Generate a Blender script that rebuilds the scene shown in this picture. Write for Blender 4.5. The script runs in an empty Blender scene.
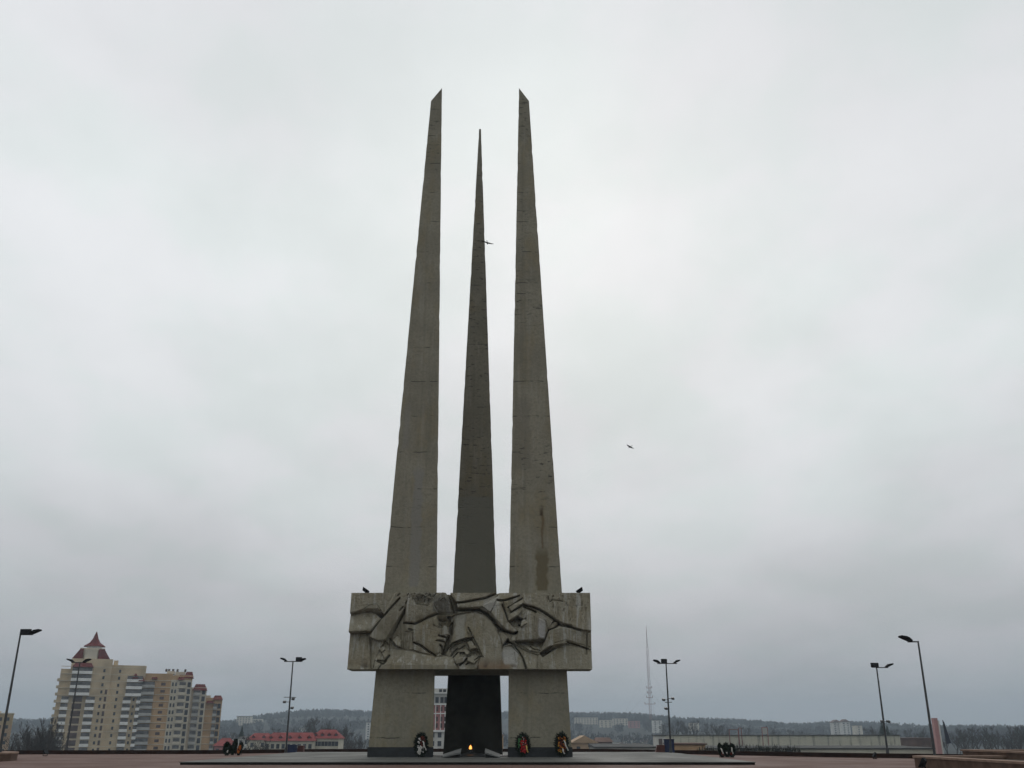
import bpy, math, random
import numpy as np
random.seed(7); rng = np.random.default_rng(7)
PI = math.pi
sc = bpy.context.scene
COL = sc.collection
F = 940.0; PITCH = math.atan(350/940.0); CAMH = 1.6
CP, SP = math.cos(PITCH), math.sin(PITCH)

# ---------------------------------------------------------------- survey helpers (photo angles -> world points)
def ray(px, py):
    cx = (px-512)/F; cy = (384-py)/F
    return (cx, CP-cy*SP, SP+cy*CP)
def P(px, py, Y):
    d = ray(px, py); t = Y/d[1]
    return (d[0]*t, Y, CAMH+d[2]*t)
def PX(px, py, Y): return P(px, py, Y)[0]
def PZ(py, Y, px=512): return P(px, py, Y)[2]
def G(px, py, z=0.0):
    d = ray(px, py); t = (z-CAMH)/d[2]
    return (d[0]*t, d[1]*t, z)
def proj(X, Y, Z):
    z = Y*CP+(Z-CAMH)*SP; y = -Y*SP+(Z-CAMH)*CP
    return 512+F*X/z, 384-F*y/z

# ---------------------------------------------------------------- mesh builder
class MB:
    def __init__(s): s.v = []; s.f = []; s.mi = []; s.cur = 0; s.smooth = False
    def add(s, vs, fs):
        b = len(s.v); s.v += [tuple(v) for v in vs]
        for f in fs: s.f.append([b+i for i in f]); s.mi.append(s.cur)
        return s
    def box(s, x0, x1, y0, y1, z0, z1):
        return s.hexa([(x0,y0,z0),(x1,y0,z0),(x1,y1,z0),(x0,y1,z0)], [(x0,y0,z1),(x1,y0,z1),(x1,y1,z1),(x0,y1,z1)])
    def hexa(s, lo, hi):
        n = len(lo)
        fs = [list(range(n))[::-1], list(range(n, 2*n))]
        for i in range(n): j = (i+1) % n; fs.append([i, j, n+j, n+i])
        return s.add(list(lo)+list(hi), fs)
    def prism(s, poly, z0, z1):
        return s.hexa([(x,y,z0) for x,y in poly], [(x,y,z1) for x,y in poly])
    def extr_y(s, poly, y0, y1):          # polygon in (x,z) seen from -y, extruded along y
        n = len(poly); vs = [(x,y0,z) for x,z in poly]+[(x,y1,z) for x,z in poly]
        fs = [list(range(n)), list(range(n,2*n))[::-1]]
        for i in range(n): j = (i+1) % n; fs.append([j, i, n+i, n+j])
        return s.add(vs, fs)
    def tube(s, pts, rad, n=6, cap=True):
        pts = [np.array(p, float) for p in pts]
        if not hasattr(rad, '__len__'): rad = [rad]*len(pts)
        b = len(s.v); k = len(pts); vs = []
        for i, p in enumerate(pts):
            d = pts[min(i+1,k-1)]-pts[max(i-1,0)]; d = d/(np.linalg.norm(d)+1e-9)
            a = np.array((0,0,1.)) if abs(d[2]) < .9 else np.array((1.,0,0))
            u = np.cross(d, a); u /= np.linalg.norm(u); w = np.cross(d, u)
            for q in range(n):
                t = 2*PI*q/n; vs.append(tuple(p+rad[i]*(math.cos(t)*u+math.sin(t)*w)))
        fs = []
        for i in range(k-1):
            for q in range(n):
                r = (q+1) % n; fs.append([i*n+q, i*n+r, (i+1)*n+r, (i+1)*n+q])
        if cap: fs += [list(range(n))[::-1], [(k-1)*n+q for q in range(n)]]
        return s.add(vs, fs)
    def lathe(s, c, prof, n=16, ph=0):
        vs = []; fs = []
        for r, z in prof:
            for q in range(n):
                t = ph+2*PI*q/n; vs.append((c[0]+r*math.cos(t), c[1]+r*math.sin(t), c[2]+z))
        for i in range(len(prof)-1):
            for q in range(n):
                r = (q+1) % n; fs.append([i*n+q, i*n+r, (i+1)*n+r, (i+1)*n+q])
        fs += [list(range(n))[::-1], [(len(prof)-1)*n+q for q in range(n)]]
        return s.add(vs, fs)
    def blob(s, c, r, n=6, m=4, jit=.15):
        vs = []; fs = []
        for i in range(1, m):
            a = PI*i/m
            for q in range(n):
                t = 2*PI*q/n; k = 1+random.uniform(-jit, jit)
                vs.append((c[0]+r[0]*k*math.sin(a)*math.cos(t), c[1]+r[1]*k*math.sin(a)*math.sin(t), c[2]+r[2]*k*math.cos(a)))
        top = len(vs); vs.append((c[0],c[1],c[2]+r[2])); vs.append((c[0],c[1],c[2]-r[2]))
        for i in range(m-2):
            for q in range(n):
                w = (q+1) % n; fs.append([i*n+q, (i+1)*n+q, (i+1)*n+w, i*n+w])
        for q in range(n):
            w = (q+1) % n; fs.append([top, q, w]); fs.append([top+1, (m-2)*n+w, (m-2)*n+q])
        return s.add(vs, fs)

WLOC = {}
def link(o, parent=None):
    COL.objects.link(o)
    if parent is not None: o.parent = parent
    return o
def tag(o, label=None, cat=None, group=None, kind=None):
    if label: o['label'] = label
    if cat: o['category'] = cat
    if group: o['group'] = group
    if kind: o['kind'] = kind
    return o
def empty(name, loc, label, cat, group=None):
    o = bpy.data.objects.new(name, None); o.location = loc; o.empty_display_size = .3
    WLOC[o.name] = tuple(loc); link(o)
    return tag(o, label, cat, group)
def obj(name, mb, mats, parent=None, loc=(0,0,0), smooth=False, bevel=0):
    if parent is not None: loc = WLOC[parent.name]
    me = bpy.data.meshes.new(name)
    me.from_pydata([(x-loc[0], y-loc[1], z-loc[2]) for x,y,z in mb.v], [], mb.f)
    if not isinstance(mats, (list, tuple)): mats = [mats]
    for m in mats: me.materials.append(m)
    if len(mats) > 1: me.polygons.foreach_set('material_index', mb.mi)
    if smooth: me.polygons.foreach_set('use_smooth', [True]*len(me.polygons))
    me.update()
    o = bpy.data.objects.new(name, me)
    if parent is None: o.location = loc
    WLOC[o.name] = tuple(loc)
    if bevel:
        b = o.modifiers.new('bevel', 'BEVEL'); b.width = bevel; b.segments = 1; b.limit_method = 'ANGLE'
    return link(o, parent)
def dup(root, loc, rz=0, label=None, scale=1):
    r = root.copy(); COL.objects.link(r); r.location = loc; r.rotation_euler = (0,0,rz); r.scale = (scale,)*3
    if label: r['label'] = label
    for ch in list(root.children):
        c = ch.copy(); COL.objects.link(c); c.parent = r
        for g in list(ch.children):
            d = g.copy(); COL.objects.link(d); d.parent = c
    return r

# ---------------------------------------------------------------- materials
def new_mat(name):
    m = bpy.data.materials.new(name); m.use_nodes = True
    nt = m.node_tree; b = nt.nodes['Principled BSDF']
    return m, nt, b
def nd(nt, t, **kw):
    n = nt.nodes.new(t)
    for k, v in kw.items():
        if k.startswith('i_'): n.inputs[k[2:].replace('_', ' ')].default_value = v
        else: setattr(n, k, v)
    return n
def math_n(nt, op, a, b=None, c=None, clamp=False):
    n = nt.nodes.new('ShaderNodeMath'); n.operation = op; n.use_clamp = clamp
    for i, x in enumerate((a, b, c)):
        if x is None: continue
        if isinstance(x, (int, float)): n.inputs[i].default_value = x
        else: nt.links.new(x, n.inputs[i])
    return n.outputs[0]
def mapr(nt, v, a, b, c=0., d=1.):
    n = nt.nodes.new('ShaderNodeMapRange'); n.interpolation_type = 'SMOOTHSTEP'
    nt.links.new(v, n.inputs[0])
    for i, x in enumerate((a, b, c, d)): n.inputs[1+i].default_value = x
    return n.outputs[0]
def mixc(nt, fac, a, b, mode='MIX'):
    n = nt.nodes.new('ShaderNodeMix'); n.data_type = 'RGBA'; n.blend_type = mode
    for i, x in ((0, fac), (6, a), (7, b)):
        if isinstance(x, (int, float)): n.inputs[i].default_value = x
        elif isinstance(x, tuple): n.inputs[i].default_value = x if len(x) == 4 else x+(1,)
        else: nt.links.new(x, n.inputs[i])
    return n.outputs[2]
def noise(nt, vec, scale, detail=4, rough=.55):
    n = nt.nodes.new('ShaderNodeTexNoise'); n.inputs['Scale'].default_value = scale
    n.inputs['Detail'].default_value = detail; n.inputs['Roughness'].default_value = rough
    if vec is not None: nt.links.new(vec, n.inputs['Vector'])
    return n.outputs['Fac']
def mapping(nt, vec, scale=(1,1,1), loc=(0,0,0)):
    n = nt.nodes.new('ShaderNodeMapping'); nt.links.new(vec, n.inputs[0])
    n.inputs['Scale'].default_value = scale; n.inputs['Location'].default_value = loc
    return n.outputs[0]
def plain(name, col, rough=.8, var=.22, scale=1.5, metal=0, spec=None):
    if spec is None and rough >= .8: spec = .08
    m, nt, b = new_mat(name)
    tc = nd(nt, 'ShaderNodeNewGeometry')
    f = noise(nt, tc.outputs['Position'], scale)
    k = mapr(nt, f, .3, .7)
    lo = tuple(c*(1-var) for c in col); hi = tuple(min(1, c*(1+var)) for c in col)
    nt.links.new(mixc(nt, k, lo, hi), b.inputs['Base Color'])
    b.inputs['Roughness'].default_value = rough; b.inputs['Metallic'].default_value = metal
    if spec is not None: b.inputs['Specular IOR Level'].default_value = spec
    return m

def concrete(name, col, patches=(), streak=.12, chips=.75, dark_below=None, mott=0):
    """weathered board-marked concrete; patches = (x0,x1,z0,z1,colour,amount) repairs, stains, painted-in facet light and plain tones with their own outline"""
    m, nt, b = new_mat(name)
    pos = nd(nt, 'ShaderNodeNewGeometry').outputs['Position']
    xyz = nd(nt, 'ShaderNodeSeparateXYZ'); nt.links.new(pos, xyz.inputs[0])
    X, Y, Z = xyz.outputs
    big = noise(nt, pos, .35, 5); fine = noise(nt, pos, 5, 6, .7)
    c = mixc(nt, mapr(nt, big, .3, .7), tuple(x*.86 for x in col), tuple(x*1.12 for x in col))
    c = mixc(nt, mapr(nt, noise(nt, mapping(nt, pos, (.5,.5,.22), (9,3,1)), 1.2, 3), .48, .7, 0, .5), c, (col[0]*.95, col[1]*.84, col[2]*.62))
    c = mixc(nt, mapr(nt, fine, .38, .7, 0, .6), c, tuple(x*.66 for x in col))
    if mott:
        mo = noise(nt, mapping(nt, pos, (1,1,.7), (3,8,2)), 1.1, 5, .62)
        c = mixc(nt, mapr(nt, mo, .34, .66, 0, mott), c, (.315,.30,.235))
        c = mixc(nt, mapr(nt, noise(nt, mapping(nt, pos, (1,1,.5), (13,1,6)), 2.3, 5, .6), .5, .72, 0, mott), c, (.13,.113,.07))
        c = mixc(nt, mapr(nt, noise(nt, mapping(nt, pos, (5,5,.55), (1,2,9)), 1, 3, .6), .6, .7, 0, mott), c, (.50,.49,.43))
    # runs of lime and dirt down the face
    st = noise(nt, mapping(nt, pos, (2.6,2.6,.16)), 1, 4, .6)
    c = mixc(nt, mapr(nt, st, .54, .68, 0, streak), c, (.46,.46,.42))
    st2 = noise(nt, mapping(nt, pos, (1.5,1.5,.05), (4,0,7)), 1, 3, .6)
    c = mixc(nt, mapr(nt, st2, .52, .7, 0, .35), c, tuple(x*.55 for x in col))
    for (x0, x1, z0, z1, pc, am) in patches:
        wob = math_n(nt, 'MULTIPLY', math_n(nt, 'SUBTRACT', noise(nt, pos, 1.6, 3), .5), .5)
        xx = math_n(nt, 'ADD', X, wob); e = .1
        k = math_n(nt, 'MULTIPLY', mapr(nt, xx, x0-e, x0+e), mapr(nt, xx, x1-e, x1+e, 1, 0))
        k = math_n(nt, 'MULTIPLY', k, math_n(nt, 'MULTIPLY', mapr(nt, Z, z0-e, z0+e), mapr(nt, Z, z1-.5, z1+.5, 1, 0)))
        k = math_n(nt, 'MULTIPLY', k, am)
        c = mixc(nt, k, c, pc)
    hgt = fine
    if chips:
        # casting joints: broken dark lines at uneven lifts, and spalls
        zz = math_n(nt, 'ADD', Z, math_n(nt, 'MULTIPLY', noise(nt, pos, .9, 2), .22))
        lift = math_n(nt, 'ABSOLUTE', math_n(nt, 'SUBTRACT', math_n(nt, 'FRACT', math_n(nt, 'MULTIPLY', zz, 1/2.9)), .5))
        line = mapr(nt, lift, .0, .022, 1, 0)
        brk = mapr(nt, noise(nt, mapping(nt, pos, (.8,.8,.35), (2,5,3)), 1.3, 3), .46, .6)
        k1 = math_n(nt, 'MULTIPLY', line, brk)
        sp = noise(nt, mapping(nt, pos, (1.6,1.6,5.5)), 1, 5, .65)
        zone = mapr(nt, noise(nt, mapping(nt, pos, (.12,.12,.1), (0,3,2)), 1, 2), .42, .6)
        k2 = math_n(nt, 'MULTIPLY', mapr(nt, sp, .58, .64), math_n(nt, 'MULTIPLY', zone, mapr(nt, Z, 12, 20)))
        k = math_n(nt, 'MULTIPLY', math_n(nt, 'MAXIMUM', k1, k2), chips)
        c = mixc(nt, k, c, (.035,.032,.028))
        hgt = math_n(nt, 'SUBTRACT', fine, k)
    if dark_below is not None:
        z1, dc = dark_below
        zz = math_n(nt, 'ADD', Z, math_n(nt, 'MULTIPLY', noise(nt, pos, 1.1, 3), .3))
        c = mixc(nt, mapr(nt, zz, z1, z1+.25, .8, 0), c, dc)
    nt.links.new(c, b.inputs['Base Color']); b.inputs['Roughness'].default_value = .9
    b.inputs['Specular IOR Level'].default_value = .25
    bp = nd(nt, 'ShaderNodeBump'); bp.inputs['Strength'].default_value = .5; bp.inputs['Distance'].default_value = .06
    nt.links.new(hgt, bp.inputs['Height']); nt.links.new(bp.outputs[0], b.inputs['Normal'])
    return m

def tiled(name, col, alt, size, grout, rough):
    m, nt, b = new_mat(name)
    pos = nd(nt, 'ShaderNodeNewGeometry').outputs['Position']
    br = nd(nt, 'ShaderNodeTexBrick'); nt.links.new(pos, br.inputs['Vector'])
    br.offset = .0; br.inputs['Scale'].default_value = 1
    br.inputs['Brick Width'].default_value = size; br.inputs['Row Height'].default_value = size
    br.inputs['Mortar Size'].default_value = .012
    br.inputs['Color1'].default_value = col+(1,); br.inputs['Color2'].default_value = alt+(1,)
    br.inputs['Mortar'].default_value = grout+(1,)
    n = noise(nt, pos, .25, 5, .6)
    c = mixc(nt, mapr(nt, n, .35, .7, 0, .5), br.outputs['Color'], tuple(x*.62 for x in col))
    c = mixc(nt, mapr(nt, noise(nt, mapping(nt, pos, (1,1,1), (5,1,0)), 1.3, 4), .5, .75, 0, .35), c, tuple(x*1.3 for x in col))
    nt.links.new(c, b.inputs['Base Color']); b.inputs['Specular IOR Level'].default_value = .15
    nt.links.new(mapr(nt, n, .3, .7, rough-.12, rough+.15), b.inputs['Roughness'])
    return m

M = {}
M['plaza'] = tiled('plaza_tiles', (.150,.088,.070), (.127,.076,.062), .6, (.08,.06,.05), .8)
M['platform'] = tiled('platform_granite', (.115,.117,.105), (.097,.10,.091), 1.2, (.05,.05,.045), .7)
M['dark_granite'] = plain('dark_granite', (.016,.02,.022), .5, .3, 3)
M['black_granite'] = plain('black_granite', (.014,.014,.012), .65, .3, 1.2, spec=.25)
M['cladding'] = plain('cladding_granite', (.05,.05,.042), .8, .3, .8)
M['pale_granite'] = plain('pale_granite', (.15,.155,.148), .7, .15, 2)
M['brown_granite'] = plain('brown_granite', (.030,.016,.012), .85, .3, 1)
M['planter'] = plain('planter_granite', (.115,.075,.056), .85, .22, 2)
M['rim'] = plain('planter_rim', (.25,.175,.135), .85, .15, 2)
M['soil'] = plain('soil', (.06,.05,.04), .95, .4, 2)
M['metal'] = plain('lamp_metal', (.07,.075,.078), .5, .2, 4, metal=.4)
M['black'] = plain('black_metal', (.012,.012,.013), .85, .2, 4)
M['glass_lamp'] = plain('lamp_glass', (.03,.032,.035), .85, .1, 4)
M['blue'] = plain('blue_paint', (.012,.024,.075), .7, .2, 3)
M['maroon'] = plain('maroon_paint', (.10,.03,.022), .6, .3, 3)
M['greybox'] = plain('grey_sheet', (.14,.14,.135), .6, .2, 3)
M['leafdark'] = plain('wreath_needles', (.010,.016,.009), .8, .5, 20)
M['leafgreen'] = plain('green_leaves', (.06,.16,.065), .8, .4, 20)
M['white_fl'] = plain('white_petals', (.52,.5,.47), .7, .2, 20)
M['red_fl'] = plain('red_petals', (.33,.022,.022), .8, .3, 20)
M['rust_fl'] = plain('dark_red_petals', (.09,.022,.015), .8, .3, 20)
M['yel_fl'] = plain('yellow_petals', (.48,.28,.05), .8, .3, 20)
M['or_fl'] = plain('orange_petals', (.36,.11,.025), .8, .3, 20)
M['ribbon'] = plain('white_ribbon', (.52,.5,.46), .8, .15, 8)
M['yribbon'] = plain('striped_ribbon', (.5,.33,.08), .5, .3, 12)
M['bird'] = plain('bird_feathers', (.02,.02,.022), .8, .3, 20)
M['bark'] = plain('bare_bark', (.062,.055,.05), .9, .3, 3)
M['spruce'] = plain('spruce_needles', (.022,.034,.022), .9, .4, 1)
M['woods'] = plain('far_bare_woods', (.036,.034,.032), .95, .45, .02)
M['shrub'] = plain('dry_shrub', (.05,.05,.035), .9, .4, 1)
M['ground'] = plain('winter_ground', (.030,.032,.028), .95, .4, .01)
M['cream'] = plain('cream_brick', (.54,.44,.30), .85, .16, .2)
M['tan'] = plain('tan_brick', (.48,.32,.18), .85, .16, .2)
M['palebrick'] = plain('pale_brick', (.58,.53,.43), .85, .1, .2)
M['whiteb'] = plain('white_balcony', (.80,.80,.77), .7, .1, .3)
M['greyb'] = plain('grey_glazing_frame', (.40,.40,.38), .6, .12, .3)
M['bwin'] = plain('window_glass', (.035,.042,.05), .3, .4, .5)
M['glaze'] = plain('balcony_glazing', (.10,.10,.10), .5, .45, .5)
M['brownwin'] = plain('brown_infill', (.085,.06,.055), .6, .3, .4)
M['redroof'] = plain('red_roof', (.125,.03,.028), .85, .2, .5)
M['redroof2'] = plain('bright_red_roof', (.21,.055,.052), .85, .2, .3)
M['wallc'] = plain('cream_render', (.52,.49,.40), .85, .12, .3)
M['pink'] = plain('pink_facade', (.36,.15,.145), .7, .2, .6)
M['whitew'] = plain('white_render', (.60,.59,.55), .85, .12, .2)
M['yellow'] = plain('yellow_render', (.42,.33,.20), .85, .12, .2)
M['dullroof'] = plain('grey_roof', (.075,.077,.075), .9, .25, .3)
M['brownroof'] = plain('brown_roof', (.12,.075,.06), .85, .25, .3)
M['tangable'] = plain('tan_gable', (.42,.30,.20), .85, .12, .3)
M['orange'] = plain('peach_render', (.52,.34,.20), .85, .12, .3)
M['mast'] = plain('mast_paint', (.25,.11,.10), .7, .4, .03)
M['pinksign'] = plain('pink_sign', (.46,.25,.24), .6, .12, .5)
M['navy'] = plain('navy_panel', (.02,.025,.045), .6, .3, .5)

def stained_wall():
    m, nt, b = new_mat('stained_long_wall')
    pos = nd(nt, 'ShaderNodeNewGeometry').outputs['Position']
    st = noise(nt, mapping(nt, pos, (.6,.6,.08)), 1, 4, .65)
    c = mixc(nt, mapr(nt, noise(nt, pos, .15, 3), .3, .7), (.55,.53,.43), (.47,.46,.38))
    c = mixc(nt, mapr(nt, st, .5, .68, 0, .8), c, (.13,.13,.11))
    nt.links.new(c, b.inputs['Base Color']); b.inputs['Roughness'].default_value = .9
    return m
M['stained'] = stained_wall()
m, nt, b = new_mat('flame_fire'); b.inputs['Base Color'].default_value = (0,0,0,1)
lw = nd(nt, 'ShaderNodeLayerWeight'); lw.inputs[0].default_value = .45
nt.links.new(mixc(nt, lw.outputs['Facing'], (1,.55,.12), (1,.14,.01)), b.inputs['Emission Color']); b.inputs['Emission Strength'].default_value = 1.7
M['flame'] = m

# ================================================================ SETTING: plaza, platform, ground, hills
par_px = [(-160,755.2),(0,754.4),(100,754.2),(210,754),(300,752.8),(440,752.3),(600,752.5),(690,754.2),(780,756.2),(850,757.6),(905,758.3),(990,759.5)]
par = [G(x, y)[:2] for x, y in par_px]
outer = []
for (x, y) in par:
    L = math.hypot(x, y); outer.append((x*(L+9)/L, y*(L+9)/L))
poly = outer[::-1]+[(-78,40),(-70,-40),(70,-40),(70,30)]
poly = [(-78,40)]+outer+[(70,30),(70,-40),(-70,-40)]
mb = MB().prism(poly[::-1], -13.4, 0)
tag(obj('plaza', mb, M['plaza']), 'pinkish brown paved memorial plaza', None, None, 'structure')
CX = -2.83
px0, px1 = PX(180,765,56), PX(755,765,56)
PT = .15
mb = MB().box(px0, px1, 56, 87, .004, PT-.03)
mb2 = MB().box(px0-.05, px1+.05, 55.95, 87.05, PT-.03, PT)
mb.cur = 1; mb.add(mb2.v, mb2.f)
tag(obj('platform', mb, [M['black_granite'], M['platform']]), 'low grey granite platform under the monument', None, None, 'structure')

SKY = [(-300,724),(0,723),(225,722),(260,717),(300,714),(345,712),(440,712),(500,713),(575,714),(640,716),(700,718),(760,722),(800,725),(850,725),(900,727),(1024,727),(1400,722)]
def hill_z(x, y):
    r = math.hypot(x, y)
    if y > 0: px = 512+F*(x/max(y,1e-3))*1/ (CP)   # bearing near the horizon
    else: px = 1400 if x > 0 else -300
    px = min(1399, max(-299, px))
    yy = np.interp(px, [s[0] for s in SKY], [s[1] for s in SKY])
    e = PITCH-math.atan((yy-384)/F)
    e = math.atan(math.tan(e))
    pk = CAMH+2300*math.tan(e)-9
    pk += 2.5*math.sin(x*.011)+2*math.sin(x*.027+1)
    t = min(1, max(0, (r-1000)/1300)); t = t*t*(3-2*t)
    z = -13.2+(pk+13.2)*t
    if r > 2300: z -= (r-2300)*.004
    return z
radii = [0,60,120,200,320,450,600,800,1000,1120,1240,1380,1520,1680,1840,2000,2150,2300,2450,2700,3200,4200,6200]
NA = 240; mb = MB(); vs = []; fs = []
for r in radii:
    for a in range(NA):
        t = 2*PI*a/NA; x, y = r*math.sin(t), r*math.cos(t); vs.append((x, y, hill_z(x, y)))
for i in range(len(radii)-1):
    for a in range(NA):
        c = (a+1) % NA; fs.append([i*NA+a, (i+1)*NA+a, (i+1)*NA+c, i*NA+c])
mb.add(vs, fs)
tag(obj('ground', mb, M['ground'], smooth=True), 'low ground and far hills around the plaza', None, None, 'structure')

# parapet round the plaza edge
mb = MB()
H = .31
for (a, bq) in zip(par[:-1], par[1:]):
    def off(p, d):
        L = math.hypot(*p); return (p[0]*(L+d)/L, p[1]*(L+d)/L)
    q = [a, bq, off(bq,.4), off(a,.4)]
    mb.prism(q, 0, H)
pw = obj('parapet_wall', mb, M['brown_granite'], loc=(0,90,0))
tag(pw, 'low dark brown granite parapet along the far edge of the plaza', 'parapet')

# ================================================================ MONUMENT
mon = empty('war_monument', (CX,70,PT), 'tall concrete memorial of three bayonet spires rising through a carved relief block', 'monument')
YF, YB = 68.0, 72.0
def bayonet(name, base_px, tip_hi, tip_lo, yf, yb, yt, mat, side, mid=None):
    """tapering four-sided blade, top cut on a slant"""
    bx0, bx1 = [PX(p, 757, yf) for p in base_px]
    hx, _, hz = P(tip_hi[0], tip_hi[1], yt-.35); lx, _, lz = P(tip_lo[0], tip_lo[1], yt-.35)
    N = 110; mb = MB(); vs = []
    for i in range(N+1):
        t = i/N
        def edge(b, tp, tz): return b+(tp-b)*t, PT+(tz-PT)*t
        tl, tr_ = ((lx, lz), (hx, hz)) if side < 0 else ((hx, hz), (lx, lz))
        L, R = edge(bx0, *tl), edge(bx1, *tr_)
        if mid:                       # the blade's taper changes where it leaves the block
            ym = yf+(yt-.35-yf)*.18; zm = PZ(590, ym); m0, m1 = PX(mid[0],590,ym), PX(mid[1],590,ym)
            def bent(b, mx_, tip, z):
                return b+(mx_-b)*(z-PT)/(zm-PT) if z < zm else mx_+(tip-mx_)*(z-zm)/((tl[1] if tip == tl[0] else tr_[1])-zm)
            L = (bent(bx0, m0, tl[0], L[1]), L[1]); R = (bent(bx1, m1, tr_[0], R[1]), R[1])
        f = yf+(yt-.35-yf)*t; k = yb+(yt+.35-yb)*t
        q = (R[0]-L[0])*.13
        if 22 < i < N-1:
            L = (L[0]+max(0, random.gauss(.0,.011))+(random.random() < .04)*random.uniform(.015,.04), L[1])
            R = (R[0]-max(0, random.gauss(.0,.011))-(random.random() < .04)*random.uniform(.015,.04), R[1])
        vs += [(L[0], f, L[1]), (R[0], f, R[1]), (R[0]-q, k, R[1]), (L[0]+q, k, L[1])]
    fs = [[3,2,1,0], [4*N, 4*N+1, 4*N+2, 4*N+3]]
    for i in range(N):
        for q in range(4):
            w = (q+1) % 4; fs.append([4*i+q, 4*i+w, 4*i+4+w, 4*i+4+q])
    mb.add(vs, fs)
    o = obj(name, mb, mat, mon)
    return o, bx0, bx1
CON = (.275,.256,.196)
zt = lambda y, Y=69: PZ(y, Y)
xat = lambda p, y, Y=69: PX(p, y, Y)
mL = concrete('concrete_left', CON, [
    (xat(411,560), xat(421,560), zt(588), zt(470), (.245,.24,.215), .75),
    (xat(403,440), xat(410,440), zt(450), zt(405), (.235,.225,.195), .5)])
mR = concrete('concrete_right', CON, [
    (xat(536,570), xat(547.5,570), zt(592), zt(552), (.13,.105,.055), .8),
    (xat(541,530), xat(543.5,530), zt(550), zt(512), (.13,.085,.04), .7),
    (xat(539.5,514), xat(543.5,514), zt(517), zt(510), (.05,.035,.025), .8),
    (xat(514,440), xat(530,440), zt(470), zt(400), (.19,.175,.14), .5)])
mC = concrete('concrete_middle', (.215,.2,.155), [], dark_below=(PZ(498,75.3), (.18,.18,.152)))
bl, lx0, lx1 = bayonet('bayonet', (367.6,432.8), (442,88), (431,101), YF, YB, 70, mL, -1, (383.6,436.7))
br_, rx0, rx1 = bayonet('bayonet', (508.2,572.2), (519,88), (529,101), YF, YB, 70, mR, 1, (508.9,561.8))
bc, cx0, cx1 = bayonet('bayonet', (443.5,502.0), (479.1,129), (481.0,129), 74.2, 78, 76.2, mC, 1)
bc['label'] = 'middle blade set farther back, darker and finely pointed'
for o, a, c in ((bl, lx0, lx1), (br_, rx0, rx1)):
    q = (c-a)*.13; zt_ = PZ(747.2, YF-.04); bs = [(a-.03,YF-.04),(c+.03,YF-.04),(c+.03-q,YB+.04),(a-.03+q,YB+.04)]
    obj('plinth', MB().hexa([(x,y,PT) for x,y in bs], [(x,y,zt_) for x,y in bs]), M['dark_granite'], o)
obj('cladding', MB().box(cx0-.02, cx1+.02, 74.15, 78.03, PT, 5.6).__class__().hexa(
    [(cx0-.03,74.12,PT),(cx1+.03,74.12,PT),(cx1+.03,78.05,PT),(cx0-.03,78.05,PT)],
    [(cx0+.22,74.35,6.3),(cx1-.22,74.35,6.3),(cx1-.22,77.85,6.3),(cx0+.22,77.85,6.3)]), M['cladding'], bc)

# relief block
BF, BB = 67.0, 75.2
bX0, bX1 = PX(348.6,630,BF), PX(591.4,630,BF)
bZ0, bZ1 = PZ(669,BF), PZ(592.3,BF)
mB = concrete('concrete_block', (.28,.255,.188), [
    (xat(346,664,BF), xat(369,664,BF), bZ0+.25, bZ0+.75, (.17,.125,.065), .35),
    (xat(478,660,BF), xat(510,660,BF), bZ0, bZ0+.42, (.24,.14,.08), .55),
    (xat(484,664,BF), xat(488.5,664,BF), bZ0+.1, bZ0+.3, (.04,.025,.02), .85),
    (xat(511,664,BF), xat(516,664,BF), bZ0+.12, bZ0+.32, (.05,.02,.015), .85),
    (xat(360.5,664,BF), xat(367,664,BF), bZ0+.12, bZ0+.3, (.03,.02,.015), .85),
    (xat(538,628,BF), xat(546,628,BF), PZ(639,BF), PZ(619,BF), (.42,.42,.41), .75),  # pale facets from here: light on upturned faces painted into the colour
    (xat(503,655,BF), xat(518,655,BF), PZ(664,BF), PZ(645,BF), (.40,.40,.375), .7),
    (xat(484,604,BF), xat(496,604,BF), PZ(611,BF), PZ(598,BF), (.37,.37,.35), .6),
    (xat(455,625,BF), xat(465,625,BF), PZ(640,BF), PZ(613,BF), (.34,.34,.30), .6),
    (xat(433,600,BF), xat(449,600,BF), PZ(612,BF), PZ(594,BF), (.13,.13,.12), .6),  # darker tones over the helmet front and crown
    (xat(416,597,BF), xat(434,597,BF), PZ(602,BF), PZ(590,BF), (.10,.10,.085), .5)], streak=.7, chips=.25, mott=.55)
body = obj('relief_block', MB().box(bX0, bX1, BF+1.3, 69.5, bZ0, bZ1), mB, mon)
obj('rear_beam', MB().box(lx0+1.6, rx1-1.6, 69.503, BB, bZ0+.002, bZ1-.002), mB, body)

NX, NZ = 600, 190
gx = np.linspace(bX0, bX1, NX); gz = np.linspace(bZ0, bZ1, NZ)
GX, GZ = np.meshgrid(gx, gz)
U, V = proj(GX, BF, GZ)
U = U+.35*np.sin(V*.9)*0
Hh = np.full(U.shape, -.16)
def segdist(pts, closed):
    D = np.full(U.shape, 1e9); n = len(pts)
    for i in range(n if closed else n-1):
        (ax, ay), (bx, by) = pts[i], pts[(i+1) % n]
        dx, dy = bx-ax, by-ay; t = np.clip(((U-ax)*dx+(V-ay)*dy)/(dx*dx+dy*dy+1e-9), 0, 1)
        D = np.minimum(D, np.hypot(U-ax-t*dx, V-ay-t*dy))
    return D
def inside(pts):
    m = np.zeros(U.shape, bool); n = len(pts)
    for i in range(n):
        (ax, ay), (bx, by) = pts[i], pts[(i+1) % n]
        if ay == by: continue
        c = ((ay > V) != (by > V)) & (U < (bx-ax)*(V-ay)/(by-ay)+ax); m ^= c
    return m
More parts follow.
